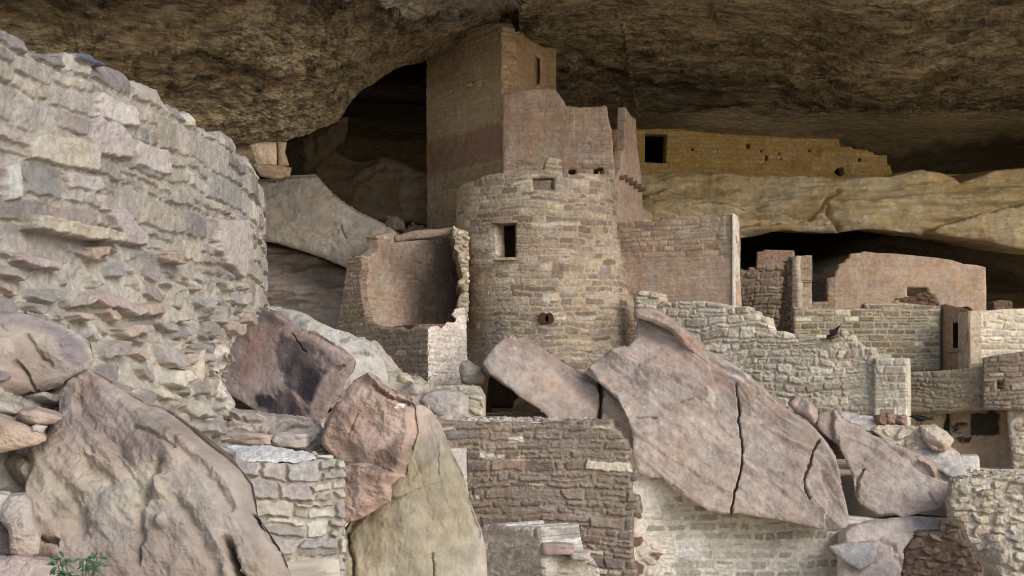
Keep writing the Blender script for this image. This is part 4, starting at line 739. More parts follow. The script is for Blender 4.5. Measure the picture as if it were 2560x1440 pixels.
# ------------------------------------------------------------------ giant boulders in front of the tower
PK = [(146, 126, 114), (162, 141, 127), (174, 153, 138), (180, 161, 145)]
o = slab("smooth_boulder", Plane(1380, 960, 27.5, (.0, -1, .40)), [(1206, 908), (1218, 888), (1236, 866), (1262, 845), (1290, 842), (1318, 848), (1345, 860), (1370, 876), (1400, 896), (1430, 914), (1446, 928), (1465, 934), (1560, 900), (1640, 1000), (1640, 1160), (1500, 1140), (1430, 1090), (1382, 1050), (1345, 1020), (1298, 992), (1256, 956), (1222, 934)],
         boulder(231, PK, 1.0, .06, .08, .07, .8, conch=.5, lines=[([(1296, 846), (1340, 878), (1400, 915), (1450, 945)], 9, -.12, 40), ([(1502, 900), (1500, 930), (1500, 962), (1504, 990), (1500, 1020), (1494, 1050)], 4, -.5), ([(1360, 900), (1470, 1000), (1560, 1060)], 14, -.06)], fine=.007, strata=.03,
                 patches=[([(1262, 842), (1330, 850), (1440, 925), (1440, 945), (1340, 890), (1262, 860)], (150, 118, 98), .7, 6), ([(1285, 930), (1500, 1050), (1600, 1100), (1480, 1000), (1400, 930)], (198, 160, 134), .5, 20)]), M_ROCK, t=1.0, q=2.3, seed=121, rag=.02, ragf=2.6)
tag(o, "smooth pinkish boulder under the round tower's foot, sloping down behind the brown masonry wall", "boulder")
o = slab("giant_boulder", Plane(1850, 1060, 26.6, (-.10, -1, .42)), [(1462, 932), (1478, 912), (1492, 898), (1530, 880), (1572, 868), (1590, 845), (1592, 800), (1600, 796), (1640, 800), (1700, 840), (1735, 868), (1770, 876), (1800, 893), (1850, 922), (1880, 950), (1920, 985), (1950, 1012), (1985, 1040), (2030, 1068), (2060, 1098), (2088, 1140), (2100, 1180), (2110, 1230), (2122, 1290), (2116, 1322), (2092, 1328), (2060, 1322), (2000, 1312), (1940, 1300), (1880, 1290), (1850, 1284), (1800, 1284), (1770, 1278), (1740, 1262), (1715, 1246), (1680, 1220), (1655, 1196), (1625, 1196), (1598, 1186), (1584, 1150), (1580, 1085), (1568, 1050), (1548, 1010), (1520, 980), (1498, 962)],
         boulder(232, [(146, 124, 111), (162, 140, 125), (174, 152, 136), (180, 161, 145)], 1.0, .05, .06, .09, .7, mott=1.6, strata=.05, conch=.45, flute=(-.72, .08, 1.5),  sdir=(.7, 0, 1), fine=.010, shade=.13,
                 lines=[([(1842, 960), (1846, 1010), (1850, 1060), (1856, 1100), (1852, 1160), (1848, 1200), (1836, 1235), (1830, 1290)], 1.9, -.3), ([(2046, 1100), (2030, 1130), (2030, 1150), (2014, 1180), (2010, 1210), (2020, 1245)], 2.4, -.16), ([(1478, 918), (1500, 960), (1545, 1000), (1572, 1060)], 8, .10),
                        ([(1590, 1045), (1640, 1050)], 2, -.08), ([(1700, 1010), (1730, 1000)], 2, -.05), ([(1560, 905), (1640, 975), (1760, 1060), (1900, 1180), (2010, 1290)], 9, -.05, 40), ([(1640, 890), (1760, 960), (1860, 1050), (1990, 1130)], 7, -.05, 36), ([(1590, 1090), (1700, 1160), (1830, 1240)], 8, .05, 30), ([(2050, 1180), (2070, 1240), (2064, 1290)], 4, -.07, 24), ([(1785, 960), (1800, 1010), (1860, 1040), (1900, 1060)], 12, -.07, 60),
                        ([(1660, 1205), (1700, 1230)], 2, -.07), ([(1540, 880), (1600, 920), (1690, 940), (1780, 1000)], 18, .06), ([(1650, 1130), (1800, 1150), (1950, 1240)], 16, -.04)],
                 patches=[([(1770, 965), (1790, 980), (1790, 1018), (1750, 1020), (1770, 990)], (196, 186, 168), .8, 4), ([(1800, 900), (1900, 960), (1990, 1050), (1960, 1060), (1860, 990), (1800, 960)], (160, 118, 98), .6, 12), ([(1560, 900), (1620, 840), (1760, 880), (1820, 930), (1700, 930)], (172, 140, 122), .6, 16),
                          ([(1825, 940), (1870, 938), (1868, 952), (1826, 952)], (222, 210, 200), .55, 5)]), M_ROCK, t=1.3, q=2.2, seed=122, rag=.02, ragf=2.6)
tag(o, "giant flat pinkish boulder leaning diagonally, with a long thin upright crack", "boulder")
o = slab("wedge_boulder", Plane(1680, 825, 27.2, (.05, -1, .1)), [(1588, 774), (1600, 770), (1628, 772), (1654, 782), (1695, 812), (1731, 842), (1764, 868), (1762, 880), (1736, 884), (1706, 862), (1672, 826), (1630, 806), (1590, 794)], boulder(233, [(150, 120, 106), (170, 140, 122), (180, 152, 136)], 1, .05, .06, .05, 1.5, facet=0, fac=(5, .15)), M_ROCK, t=.8, q=2.1, seed=123)
tag(o, "thin wedge of rock jutting over the giant boulder's top edge beside the round tower", "boulder")
o = slab("boulder", Plane(2010, 1028, 27.6, (-.2, -1, .3)), [(1970, 1012), (1988, 993), (2008, 996), (2030, 1012), (2044, 1024), (2046, 1046), (2036, 1062), (2012, 1046), (1990, 1034)], boulder(234, [(160, 134, 118), (180, 154, 138)], 1, .08, .08, .05, 1.2, facet=0, fac=(6, .2), lines=[([(1996, 996), (1984, 1022)], 5, -.08, 30)]), M_ROCK, t=.8, q=2.1, seed=124)
tag(o, "small angular boulder resting in the gap above the giant boulder's right shoulder", "boulder")
o = slab("right_boulder", Plane(2220, 1180, 27.2, (-.08, -1, .40)), [(2040, 1066), (2048, 1032), (2086, 1030), (2108, 1054), (2150, 1066), (2220, 1098), (2290, 1130), (2340, 1150), (2388, 1162), (2394, 1184), (2382, 1212), (2376, 1240), (2350, 1272), (2300, 1284), (2252, 1298), (2232, 1286), (2196, 1290), (2150, 1262), (2140, 1246), (2130, 1192), (2112, 1150), (2092, 1112), (2062, 1088)],
         boulder(235, PK, 1.0, .05, .06, .09, .8, mott=1.6, conch=.5, flute=(-.55, .07, 1.7), lines=[([(2084, 1040), (2084, 1080), (2092, 1110)], 6, .14, 40), ([(2140, 1240), (2145, 1200), (2160, 1175)], 3, -.12), ([(2160, 1075), (2230, 1120), (2300, 1180), (2350, 1200)], 5, -.18, 60), ([(2300, 1150), (2330, 1170), (2338, 1190)], 3, .1), ([(2320, 1235), (2345, 1260)], 3, -.06)], fine=.008,
                 patches=[([(2040, 1062), (2048, 1030), (2086, 1032), (2086, 1100)], (128, 98, 82), .6, 4), ([(2240, 1100), (2390, 1160), (2390, 1190), (2340, 1200)], (164, 128, 108), .5, 10)]), M_ROCK, t=1.2, q=2.2, seed=125, rag=.02, ragf=2.6)  # first patch: shade on the left-facing facet, painted into the rock
tag(o, "pinkish boulder right of the giant one, parted from it by a narrow dark gap", "boulder")
o = slab("rock_shelf", Plane(2200, 1080, 28.3, (0, -1, 1.6)), [(2060, 1030), (2110, 1030), (2180, 1040), (2300, 1070), (2400, 1130), (2420, 1190), (2380, 1190), (2300, 1150), (2180, 1110), (2090, 1080)], boulder(236, [(178, 168, 158), (190, 178, 166)], 1, .1, .3, .08, 1.0, facet=0), M_ROCK, t=.6, q=2.4, seed=126)
tag(o, kind="structure")
o = slab("ledge_masonry", Plane(2270, 1095, 27.7, (0, -1, .12)), [(2176, 1072), (2196, 1066), (2240, 1066), (2300, 1068), (2340, 1080), (2352, 1120), (2372, 1150), (2330, 1146), (2280, 1125), (2220, 1105), (2200, 1094)], masonry(237, P_LIGHT, MORTL, (.22, .36), (.12, .2), relief=.09, kind='r', warp=.05, joint=.02), M_MAS, t=.5, q=2.1, seed=127, rag=.02)
tag(o, "short run of rough pale stones under the perched raven", "masonry stub")
o = slab("boulder", Plane(2340, 1095, 27.3, (-.3, -1, .2)), [(2300, 1064), (2340, 1064), (2368, 1080), (2386, 1098), (2376, 1116), (2362, 1128), (2330, 1122), (2308, 1096)], boulder(238, [(186, 160, 136), (206, 180, 156)], 1, .2, .2, .08, 1.4, facet=0, lines=[([(2305, 1095), (2330, 1112), (2355, 1122)], 4, -.1)]), M_ROCK, t=.7, q=2.1, seed=128)
tag(o, "lumpy pale stone at the right end of the raven's ledge", "boulder")
for k, (px, py, w, hh, col, lb) in enumerate(((2200, 1050, 24, 26, (150, 116, 96), "leftmost of three brown stones piled at the foot of the pale pilaster"), (2222, 1048, 26, 30, (156, 122, 100), "middle, tallest of three brown stones piled at the foot of the pale pilaster"), (2248, 1050, 30, 26, (160, 126, 104), "rightmost of three brown stones piled at the foot of the pale pilaster"))):
    c = unproj(px, py, 28.4); o = boxmesh("stone", tuple(c), (w * 28.4 / F, .3, hh * 28.4 / F), k * .4, M_ROCK, col, None, .03, 9, k + 3, ry=.2 * k - .2, dome=.5); tag(o, lb, "stone", "brown stones at the pilaster foot")
for k, (px, py, w, hh, col, lb) in enumerate(((2078, 842, 18, 12, (104, 76, 58), "small dark brown stone on the terrace wall left of the raven's tail"), (2086, 829, 20, 12, (150, 112, 84), "small brown stone set on top of the darker one beside the raven's tail"))):
    c = unproj(px, py, 29.4); o = boxmesh("stone", tuple(c), (w * 29.4 / F, .25, hh * 29.4 / F), .1, M_ROCK, col, None, .008, 7, k + 13, dome=.1); tag(o, lb, "stone")

# ------------------------------------------------------------------ masonry under and right of the giant boulder
o = slab("kiva_wall", Wall(1500, 26.5, 2260, 27.0), [(1500, 1120), (2000, 1130), (2060, 1210), (2110, 1290), (2250, 1300), (2250, 1560), (1500, 1560)], masonry(241, [(184, 176, 166), (172, 163, 152), (194, 184, 170), (166, 156, 144)], (208, 199, 182), (.28, .46), (.14, .19), relief=.02, joint=.026, warp=.03, kind='c', stain=.12, paler=.05, rough=.014,
         plaster=lambda x, y: .22 + .6 * sst(1640, 1590, x) + .45 * sst(2090, 2180, x) + .35 * sst(1260, 1200, y), pcol=(204, 195, 179),
         patches=[([(1680, 1350), (1750, 1340), (1760, 1400), (1690, 1410)], (220, 218, 214), .5, 10), ([(1590, 1200), (1650, 1200), (1640, 1300), (1590, 1300)], (214, 206, 192), .5, 10), ([(1690, 1400), (1740, 1400), (1730, 1500), (1680, 1500)], (158, 148, 138), .7, 8)]), M_MAS, t=.5, q=2.2, seed=131)
tag(o, "pale grey wall with wide light mortar joints, under the giant boulder", "wall")
o = slab("low_rock", Plane(2190, 1380, 26.4, (.1, -1, .55)), [(2095, 1330), (2130, 1308), (2180, 1298), (2290, 1288), (2380, 1294), (2420, 1340), (2440, 1560), (2070, 1560), (2090, 1450)], boulder(242, [(168, 150, 142), (182, 164, 152), (192, 174, 160)], 1, .1, .2, .10, .8, fine=.012, fac=(6, .3), lines=[([(2190, 1360), (2220, 1380), (2250, 1440)], 5, -.08), ([(2260, 1340), (2330, 1345)], 3, -.06)]), M_ROCK, t=1, q=2.3, seed=132)
tag(o, "low mauve grey rock slope at the bottom right, below the two big boulders", "boulder")
o = slab("flat_stone", Plane(2135, 1385, 25.9, (-.1, -1, .5)), [(2072, 1366), (2110, 1356), (2160, 1350), (2196, 1352), (2192, 1392), (2176, 1412), (2150, 1424), (2122, 1408), (2096, 1390)], boulder(243, [(164, 156, 152), (178, 168, 160)], 1, .08, .1, .04, 1.5, facet=0), M_ROCK, t=.25, q=2.1, seed=133)
tag(o, "thin pointed grey slab stone lying against the low mauve rock", "stone")
o = slab("broken_wall", Wall(2250, 24.9, 2450, 24.3), [(2258, 1372), (2268, 1360), (2284, 1346), (2286, 1330), (2312, 1332), (2330, 1328), (2346, 1326), (2348, 1300), (2366, 1298), (2400, 1306), (2404, 1330), (2410, 1350), (2430, 1372), (2440, 1400), (2452, 1420), (2456, 1560), (2250, 1560)],
         masonry(244, [(118, 92, 74), (106, 82, 66), (130, 102, 82)], (114, 90, 72), (.22, .4), (.1, .16), relief=.05, kind='r', warp=.05, gain=.9, pale=(140, 110, 86)), M_MAS, t=.4, q=2.2, rag=.03, seed=134)
tag(o, "dark reddish brown stump of broken masonry at the bottom right", "wall")
o = slab("rubble_wall", Wall(2360, 25.8, 2700, 25.4), [(2384, 1200), (2440, 1194), (2460, 1188), (2700, 1192), (2700, 1560), (2440, 1560), (2420, 1400), (2392, 1340), (2378, 1290), (2372, 1262), (2380, 1230)],
         masonry(245, [(206, 188, 164), (190, 170, 148), (214, 198, 174), (178, 158, 138)], (190, 172, 148), (.26, .42), (.12, .18), relief=.09, kind='r', warp=.08, joint=.018, tilt=.3, rough=.03, bulge=.1, flare=lambda u, v, px, py: .5 * sst(1310, 1400, py) * sst(2440, 2500, px)), M_MAS, t=.6, q=2.1, rag=.03, seed=135)
tag(o, "rough pale rubble wall of tumbled stones at the lower right edge", "wall")

# ------------------------------------------------------------------ brown wall, centre bottom
mw = empty("retaining_wall", None, "brown masonry wall at the bottom centre with ragged right edge and few white stones", "wall")
slab("face", Wall(1085, 22.35, 1600, 22.0), [(1085, 1046), (1110, 1050), (1160, 1055), (1250, 1057), (1340, 1058), (1402, 1054), (1410, 1049), (1458, 1050), (1462, 1047), (1530, 1050), (1536, 1072), (1552, 1080), (1558, 1096), (1570, 1102), (1574, 1140), (1576, 1172), (1592, 1176), (1594, 1200), (1580, 1206), (1582, 1238), (1598, 1242), (1602, 1256), (1608, 1280), (1592, 1288), (1582, 1300), (1584, 1400), (1596, 1440), (1610, 1560), (1085, 1560)],
     masonry(251, P_BROWN + [(158, 126, 108), (140, 118, 98)], (150, 132, 112), (.26, .46), (.12, .18), relief=.035, joint=.016, warp=.04, kind='b', paler=.05, pale=(206, 190, 164), tilt=.16, rough=.02, bulge=.03,
             patches=[([(1200, 1134), (1264, 1134), (1264, 1146), (1200, 1146)], (222, 208, 184), .95, 3), ([(1270, 1092), (1310, 1092), (1310, 1104), (1270, 1104)], (224, 214, 196), .95, 3), ([(1276, 1140), (1318, 1140), (1318, 1150), (1276, 1150)], (214, 188, 164), .8, 3), ([(1180, 1236), (1200, 1236), (1200, 1248), (1180, 1248)], (224, 214, 200), .8, 3)]), M_MAS, t=.45, q=2.1, parent=mw, rag=.02, ragf=5, seed=141, K=6)
slab("ragged_end", Wall(1575, 22.5, 1660, 23.0), [(1570, 1180), (1586, 1200), (1592, 1250), (1600, 1290), (1618, 1300), (1622, 1340), (1640, 1350), (1652, 1380), (1645, 1400), (1660, 1430), (1670, 1560), (1570, 1560)], masonry(252, [(196, 178, 158), (176, 154, 136), (122, 88, 72), (206, 190, 170)], (196, 178, 156), (.3, .42), (.16, .24), relief=.05, kind='r', warp=.05, tilt=.3), M_MAS, t=.5, q=2.1, parent=mw, rag=.04, seed=142)
slab("return", Wall(1118, 21.7, 1172, 22.1), [(1120, 1122), (1168, 1120), (1170, 1200), (1180, 1300), (1120, 1300)], masonry(253, [(196, 184, 172), (184, 170, 158)], (190, 176, 160), (.2, .3), (.1, .16), relief=.015, plaster=lambda x, y: .5 + 0 * x, pcol=(188, 174, 162)), M_MAS, t=.2, q=2.1, parent=mw, seed=143)
o = slab("low_wall", Wall(1205, 21.2, 1362, 20.2), [(1208, 1312), (1262, 1308), (1264, 1318), (1300, 1316), (1350, 1318), (1354, 1350), (1362, 1380), (1368, 1560), (1208, 1560)],
         masonry(254, [(190, 182, 172), (178, 168, 156), (198, 190, 178), (166, 150, 140)], (190, 180, 166), (.22, .36), (.11, .17), relief=.03, kind='b', warp=.05, pale=(220, 214, 206)), M_MAS, t=.8, q=2.1, rag=.012, seed=144)
tag(o, "small whitish wall with a square corner at the bottom centre", "wall")
o = slab("stone_steps", Plane(1420, 1420, 20.4, (-.05, -1, .1)), [(1352, 1390), (1400, 1384), (1432, 1382), (1436, 1390), (1476, 1392), (1486, 1404), (1500, 1430), (1504, 1560), (1350, 1560)], masonry(255, [(196, 180, 162), (180, 162, 146), (206, 192, 174)], (200, 186, 166), (.3, .5), (.1, .16), relief=.05, kind='r', warp=.05), M_MAS, t=.5, q=2.1, rag=.02, seed=145)
tag(o, "pale mortared rubble lump carrying two flat stones, bottom centre", "masonry stub")
for k, (px, py, w, hh, col, lb) in enumerate(((1392, 1371, 84, 30, (158, 132, 124), "long mauve stone block on top of the pale rubble at the bottom centre"), (1450, 1388, 50, 20, (186, 170, 160), "smaller pale stone stepped down right of the long mauve block"))):
    c = unproj(px, py, 20.3); o = boxmesh("stone_block", tuple(c), (w * 20.3 / F, .3, hh * 20.3 / F), .08, M_ROCK, col, None, .014, 10, k + 33, dome=.15); tag(o, lb, "stone")

# rocks between the pale room and the brown wall
o = slab("footing", Wall(1050, 27.4, 1212, 27.3), [(1062, 966), (1160, 962), (1196, 966), (1208, 990), (1208, 1040), (1190, 1060), (1060, 1060)], masonry(261, [(196, 184, 160), (180, 166, 144)], (190, 176, 150), (.2, .32), (.1, .16), relief=.05, kind='r', warp=.05), M_MAS, t=.5, q=2.1, rag=.02, seed=151)
tag(o, "rough pale footing of mortared stones left of the dark opening", "masonry stub")
o = slab("wall_stub", Wall(1270, 29.4, 1400, 29.2), [(1288, 1000), (1300, 992), (1330, 1006), (1400, 1050), (1400, 1080), (1270, 1080), (1278, 1030)], masonry(262, [(168, 146, 116), (154, 132, 104)], (164, 142, 112), (.2, .3), (.09, .14), relief=.04, kind='b', warp=.05), M_MAS, t=.5, q=2.1, rag=.02, seed=152)
tag(o, "little masonry infill right of the dark opening, under the smooth boulder", "masonry stub")
bo = (([(1146, 920), (1152, 905), (1170, 900), (1186, 912), (1204, 920), (1216, 940), (1208, 955), (1190, 958), (1172, 962), (1152, 955)], 28.2, (158, 140, 122), "rounded double lobed boulder at the corner of the white wall by the dark opening"),
      ([(1050, 1000), (1064, 982), (1100, 974), (1150, 980), (1172, 996), (1168, 1040), (1140, 1052), (1110, 1050), (1078, 1030)], 25.8, (168, 152, 140), "flat grey slab tilted between the red boulder and the pale footing"),
      ([(1016, 972), (1024, 958), (1046, 960), (1056, 975), (1044, 988), (1022, 986)], 24.5, (176, 162, 148), "small pale round stone above the red boulder's crest"),
      ([(986, 948), (994, 932), (1020, 936), (1032, 952), (1010, 958)], 24.8, (184, 168, 144), "small flat buff stone behind the red boulder's crest"))
for k, (poly, Y, col, lb) in enumerate(bo):
    cx, cy = np.mean([p[0] for p in poly]), np.mean([p[1] for p in poly])
    o = slab("boulder" if k < 2 else "stone", Plane(cx, cy, Y, (-.15, -1, .3)), poly, boulder(270 + k, [col, tuple(j + 16 for j in col)], 1, .16 if k != 1 else .06, .16 if k != 1 else .05, .05, 1.3, fac=(7, .12)), M_ROCK, t=.5, q=2.1, seed=160 + k); tag(o, lb, "boulder" if k < 2 else "stone")
o = slab("hillside", Plane(960, 960, 26.5, (-.2, -1, .9)), [(800, 850), (940, 860), (1010, 930), (1075, 965), (1080, 1080), (900, 1080), (800, 1000)], boulder(279, [(160, 144, 126), (176, 160, 140)], 1, .1, .4, .2, 1.0, facet=0), M_ROCK, t=.6, q=2.6, seed=170); tag(o, kind="structure")

# ------------------------------------------------------------------ dark stained boulder and its grey neighbour
o = slab("stained_boulder", Plane(730, 910, 17.3, (-.25, -1, .25)), [(600, 800), (634, 772), (652, 770), (684, 778), (712, 792), (728, 808), (738, 822), (790, 838), (830, 862), (858, 876), (888, 902), (882, 926), (866, 948), (850, 985), (830, 1010), (808, 1046), (764, 1056), (700, 1054), (650, 1034), (604, 1004), (560, 980), (540, 900)],
         boulder(281, [(140, 116, 106), (158, 132, 120), (172, 146, 134)], 1, .05, .06, .05, 1.2, conch=.5, facet=0, fine=.008, mott=1.5, ax=(1, 1, .6),
                 patches=[([(560, 850), (640, 780), (730, 820), (880, 900), (860, 960), (800, 1050), (640, 1030)], (122, 100, 98), .7, 10, -.1), ([(716, 832), (770, 848), (830, 880), (850, 910), (800, 960), (770, 1048), (700, 1048), (655, 1020), (640, 1000), (680, 960), (686, 900)], (52, 44, 52), 1.25, 9, .02), ([(640, 772), (690, 780), (720, 810), (700, 820), (650, 800)], (66, 54, 60), 1.1, 8, .1), ([(0, 0), (1, 0), (0, 1)], (110, 88, 88), 0, 1), ([(600, 850), (680, 830), (660, 900), (600, 960)], (156, 118, 104), .5, 12)],
                 lines=[([(730, 835), (745, 855), (765, 880)], 2.5, -.05), ([(840, 925), (860, 915)], 3, -.05)]), M_ROCK, t=.9, q=2.2, seed=181, rag=.02, ragf=2.6)
tag(o, "boulder with a large blackish purple stain on its broad face, below the near curved wall", "boulder")
o = slab("grey_boulder", Plane(830, 880, 18.8, (.15, -1, .5)), [(670, 765), (700, 770), (760, 788), (800, 812), (880, 842), (920, 850), (946, 868), (962, 900), (972, 935), (968, 985), (940, 1000), (860, 1000), (700, 900)],
         boulder(282, [(164, 156, 144), (178, 170, 158), (190, 180, 164)], 1, .12, .2, .10, 1.1, fac=(14, .5), fine=.012, lines=[([(850, 870), (900, 855), (950, 880)], 6, -.1), ([(880, 900), (930, 900)], 6, -.08)], patches=[([(680, 765), (800, 812), (840, 850), (740, 820)], (186, 166, 132), .6, 8)]), M_ROCK, t=.9, q=2.3, seed=182)
tag(o, "rounded grey boulder behind the dark stained one", "boulder")

# ------------------------------------------------------------------ red and olive boulders, low wall and terrace
o = slab("olive_boulder", Plane(1040, 1270, 15.2, (.12, -1, .22)), [(1000, 1010), (1036, 1012), (1056, 1010), (1078, 1024), (1104, 1064), (1116, 1096), (1130, 1128), (1158, 1184), (1170, 1240), (1186, 1284), (1204, 1326), (1216, 1380), (1224, 1560), (790, 1560), (812, 1420), (840, 1350), (880, 1300), (960, 1200)],
         boulder(291, [(136, 124, 96), (152, 138, 110), (164, 150, 122), (172, 158, 132)], 1, .08, .10, .07, 1.0, fac=(8, .3), flute=(1.6, .03, 1.5), fine=.008, mott=1.2, ax=(1, 1, .5),
                 patches=[([(1030, 1010), (1080, 1020), (1110, 1080), (1080, 1120), (1040, 1100)], (188, 160, 144), .8, 12), ([(1160, 1240), (1190, 1290), (1225, 1450), (1225, 1560), (1180, 1560), (1190, 1400)], (184, 164, 152), .8, 10), ([(1060, 1090), (1110, 1090), (1100, 1140), (1040, 1180), (1036, 1140)], (164, 150, 134), .8, 6)],
                 lines=[([(1040, 1108), (1030, 1150), (1040, 1180)], 4, -.04, 30), ([(870, 1340), (882, 1400), (884, 1440), (876, 1520)], 4, -.12), ([(1096, 1140), (1094, 1190)], 2, -.03), ([(1080, 1390), (1078, 1450)], 2.2, -.05), ([(980, 1255), (940, 1270), (880, 1310), (850, 1370)], 7, -.1, 40), ([(1110, 1100), (1150, 1180), (1178, 1280), (1196, 1340)], 4, -.05)]), M_ROCK, t=1.2, q=2.2, seed=191)
tag(o, "big olive buff boulder standing at the bottom centre left, domed and smooth", "boulder")
o = slab("red_boulder", Plane(930, 1110, 14.6, (-.25, -1, .12)), [(922, 932), (942, 944), (966, 966), (1000, 988), (1030, 1000), (1036, 1016), (1038, 1040), (1044, 1080), (1040, 1108), (1020, 1152), (1002, 1192), (984, 1214), (980, 1254), (950, 1270), (912, 1296), (880, 1306), (862, 1312), (856, 1240), (858, 1172), (830, 1148), (804, 1112), (806, 1090), (820, 1050), (846, 1014), (862, 996), (880, 958)],
         boulder(292, [(152, 120, 104), (170, 138, 120), (182, 150, 132), (194, 164, 146)], 1, .05, .05, .08, 1.3, fac=(8, .25), facet=0, fine=.012, mott=1.3, strata=.04, sdir=(1, 0, .5),
                 lines=[([(856, 1168), (890, 1160), (930, 1165), (1002, 1192)], 4, -.16, 70), ([(928, 934), (960, 966), (990, 992), (1030, 1006)], 5, .07), ([(940, 960), (975, 995), (1020, 1012)], 5, -.07), ([(880, 1090), (900, 1060), (905, 1040)], 2.5, -.03)],
                 patches=[([(960, 1130), (1020, 1100), (1010, 1150), (985, 1190), (940, 1180)], (96, 72, 70), .75, 8), ([(996, 1024), (1006, 1012), (1022, 1010), (1016, 1022)], (236, 236, 240), 1.0, 2), ([(860, 1180), (1000, 1195), (980, 1215), (860, 1210)], (128, 92, 68), .7, 5), ([(880, 960), (930, 940), (960, 1000), (930, 1020), (900, 980)], (204, 170, 148), .6, 7), ([(1012, 1000), (1036, 1000), (1036, 1022), (1020, 1016)], (60, 50, 46), .8, 3)]), M_ROCK, t=.8, q=2.0, seed=192, rag=.02, ragf=2.6)
tag(o, "rust red pointed boulder with a white dropping near its crest, leaning on the olive boulder", "boulder")
NEARP = [(166, 154, 144), (152, 139, 131), (176, 163, 150), (142, 128, 124), (162, 142, 136), (172, 159, 142), (152, 146, 140)]
NEARL = [tuple(min(255, k + 22) for k in c) for c in NEARP]; o = slab("low_wall", Wall(470, 13.5, 864, 14.1), [(470, 1110), (560, 1136), (620, 1156), (700, 1158), (760, 1152), (830, 1146), (856, 1150), (862, 1180), (864, 1560), (470, 1560)],
         masonry(293, NEARL, (184, 172, 154), (.30, .42), (.18, .24), relief=.06, joint=.010, kind='c', warp=.07, tilt=.3, rough=.012, paler=.1, pale=(208, 200, 186)), M_NEAR, t=.6, q=2.2, rag=.012, seed=193)
tag(o, "low pale wall of large irregular stones between the foreground boulder and the olive boulder", "wall")
o = slab("mortar_cap", Plane(640, 1136, 14.1, (0, -.25, 1)), [(470, 1105), (560, 1112), (660, 1118), (760, 1126), (790, 1140), (740, 1152), (620, 1156), (540, 1146), (470, 1130)], boulder(294, [(196, 194, 190), (208, 206, 202)], 1, .03, .08, .03, 2, fine=.01), M_PLA, t=.08, q=1.2, seed=194)
tag(o, "whitish mortar cap smeared along the top of the low pale wall", "mortar cap")
o = slab("rubble_terrace", Plane(640, 1085, 15.3, (0, -1, .5)), [(420, 990), (560, 1020), (600, 1034), (660, 1040), (730, 1046), (800, 1056), (812, 1080), (806, 1140), (700, 1135), (540, 1124), (420, 1110)], masonry(295, [(186, 168, 154), (170, 148, 136), (196, 180, 164)], (180, 164, 148), (.35, .6), (.12, .2), relief=.07, kind='r', warp=.08, tilt=.2), M_NEAR, t=.7, q=2.1, rag=.03, seed=195)
tag(o, "bank of rubble on the terrace below the stained boulder", "rubble bank")
fl = ((625, 1096, 130, 26, 14.9, (176, 150, 138), "long flat brownish stone, left one on the rubble bank"), (730, 1100, 90, 36, 14.9, (190, 174, 160), "pale flat stone, right one on the rubble bank"), (740, 1066, 90, 22, 15.6, (174, 150, 140), "flat mauve stone at the foot of the stained boulder, near the red boulder"), (610, 1048, 50, 18, 15.6, (164, 134, 108), "small brown flat stone at the left foot of the stained boulder"), (566, 1044, 26, 14, 15.2, (120, 92, 76), "tiny dark stone at the left end of the rubble bank"))
for k, (px, py, w, hh, Y, col, lb) in enumerate(fl):
    c = unproj(px, py, Y); o = boxmesh("flat_stone", tuple(c), (w * Y / F, .35, hh * Y / F), .1 * k - .2, M_ROCK, col, None, .02, 12, k + 43, ry=.06, dome=.25); tag(o, lb, "stone")

# ------------------------------------------------------------------ near curved wall
NC = Cyl(-16.74, 13.6, 14.1); NC.Y = 11.5; NZ = 4.14
th = lambda a: math.radians(a) * 14.1
cn = masonry(301, NEARP, (168, 156, 140), (.40, .70), (.17, .27), relief=.034, joint=.014, kind='c', warp=.04, tilt=.09, rough=.02, paler=.06, pale=(190, 178, 160), bulge=.03, stain=.12, edge=.05, soft=.014)
rn = masonry(302, NEARP + [(182, 156, 138)], (178, 166, 150), (.28, .42), (.10, .16), relief=.10, joint=.014, kind='r', warp=.05, tilt=.55, rough=.025, paler=.05, bulge=.07, stain=.14, edge=.05, soft=.012, cull=.15)
PROUD = [([(48, 545), (60, 535), (150, 556), (268, 580), (274, 602), (262, 612), (150, 594), (70, 578), (50, 572)], .17, (192, 176, 152)), ([(66, 372), (80, 342), (110, 334), (190, 350), (236, 376), (232, 428), (150, 415), (64, 395)], .06, (192, 178, 158)),
         ([(228, 250), (240, 232), (330, 270), (340, 318), (300, 312), (232, 292)], .06, (204, 190, 180)), ([(215, 310), (235, 296), (300, 320), (325, 360), (322, 400), (215, 380), (210, 335)], .06, (190, 172, 166)), ([(160, 348 - 268 + 0), (158, 128), (80, 116), (78, 78), (100, 78)], .07, (192, 180, 162)),
         ([(172, 120), (200, 130), (244, 152), (244, 166), (210, 162), (176, 146)], .08, (92, 98, 118)), ([(0, 420), (36, 404), (42, 440), (38, 498), (0, 500)], .06, (194, 190, 182)), ([(150, 432), (240, 440), (244, 470), (240, 478), (155, 470)], .06, (188, 174, 168)), ([(248, 520), (290, 516), (350, 590), (350, 618), (290, 606)], .08, (184, 168, 162)),
         ([(160, 740), (200, 728), (310, 770), (300, 784), (270, 790), (180, 760)], .14, (182, 160, 150)), ([(0, 640), (30, 632), (110, 660), (100, 676), (40, 672), (2, 656)], .12, (176, 152, 148)), ([(285, 765), (345, 755), (340, 785), (300, 795)], .14, (184, 154, 132)), ([(210, 820), (290, 812), (300, 830), (230, 850)], .13, (182, 158, 140)),
         ([(540, 550), (600, 552), (620, 640), (590, 700), (545, 660), (520, 600)], .10, (190, 172, 160)), ([(190, 616), (240, 615), (240, 640), (200, 650)], .12, (176, 150, 128)), ([(375, 625), (425, 635), (430, 660), (385, 660)], .12, (180, 152, 130)), ([(330, 350), (410, 380), (420, 440), (335, 412)], .05, (196, 180, 172))]
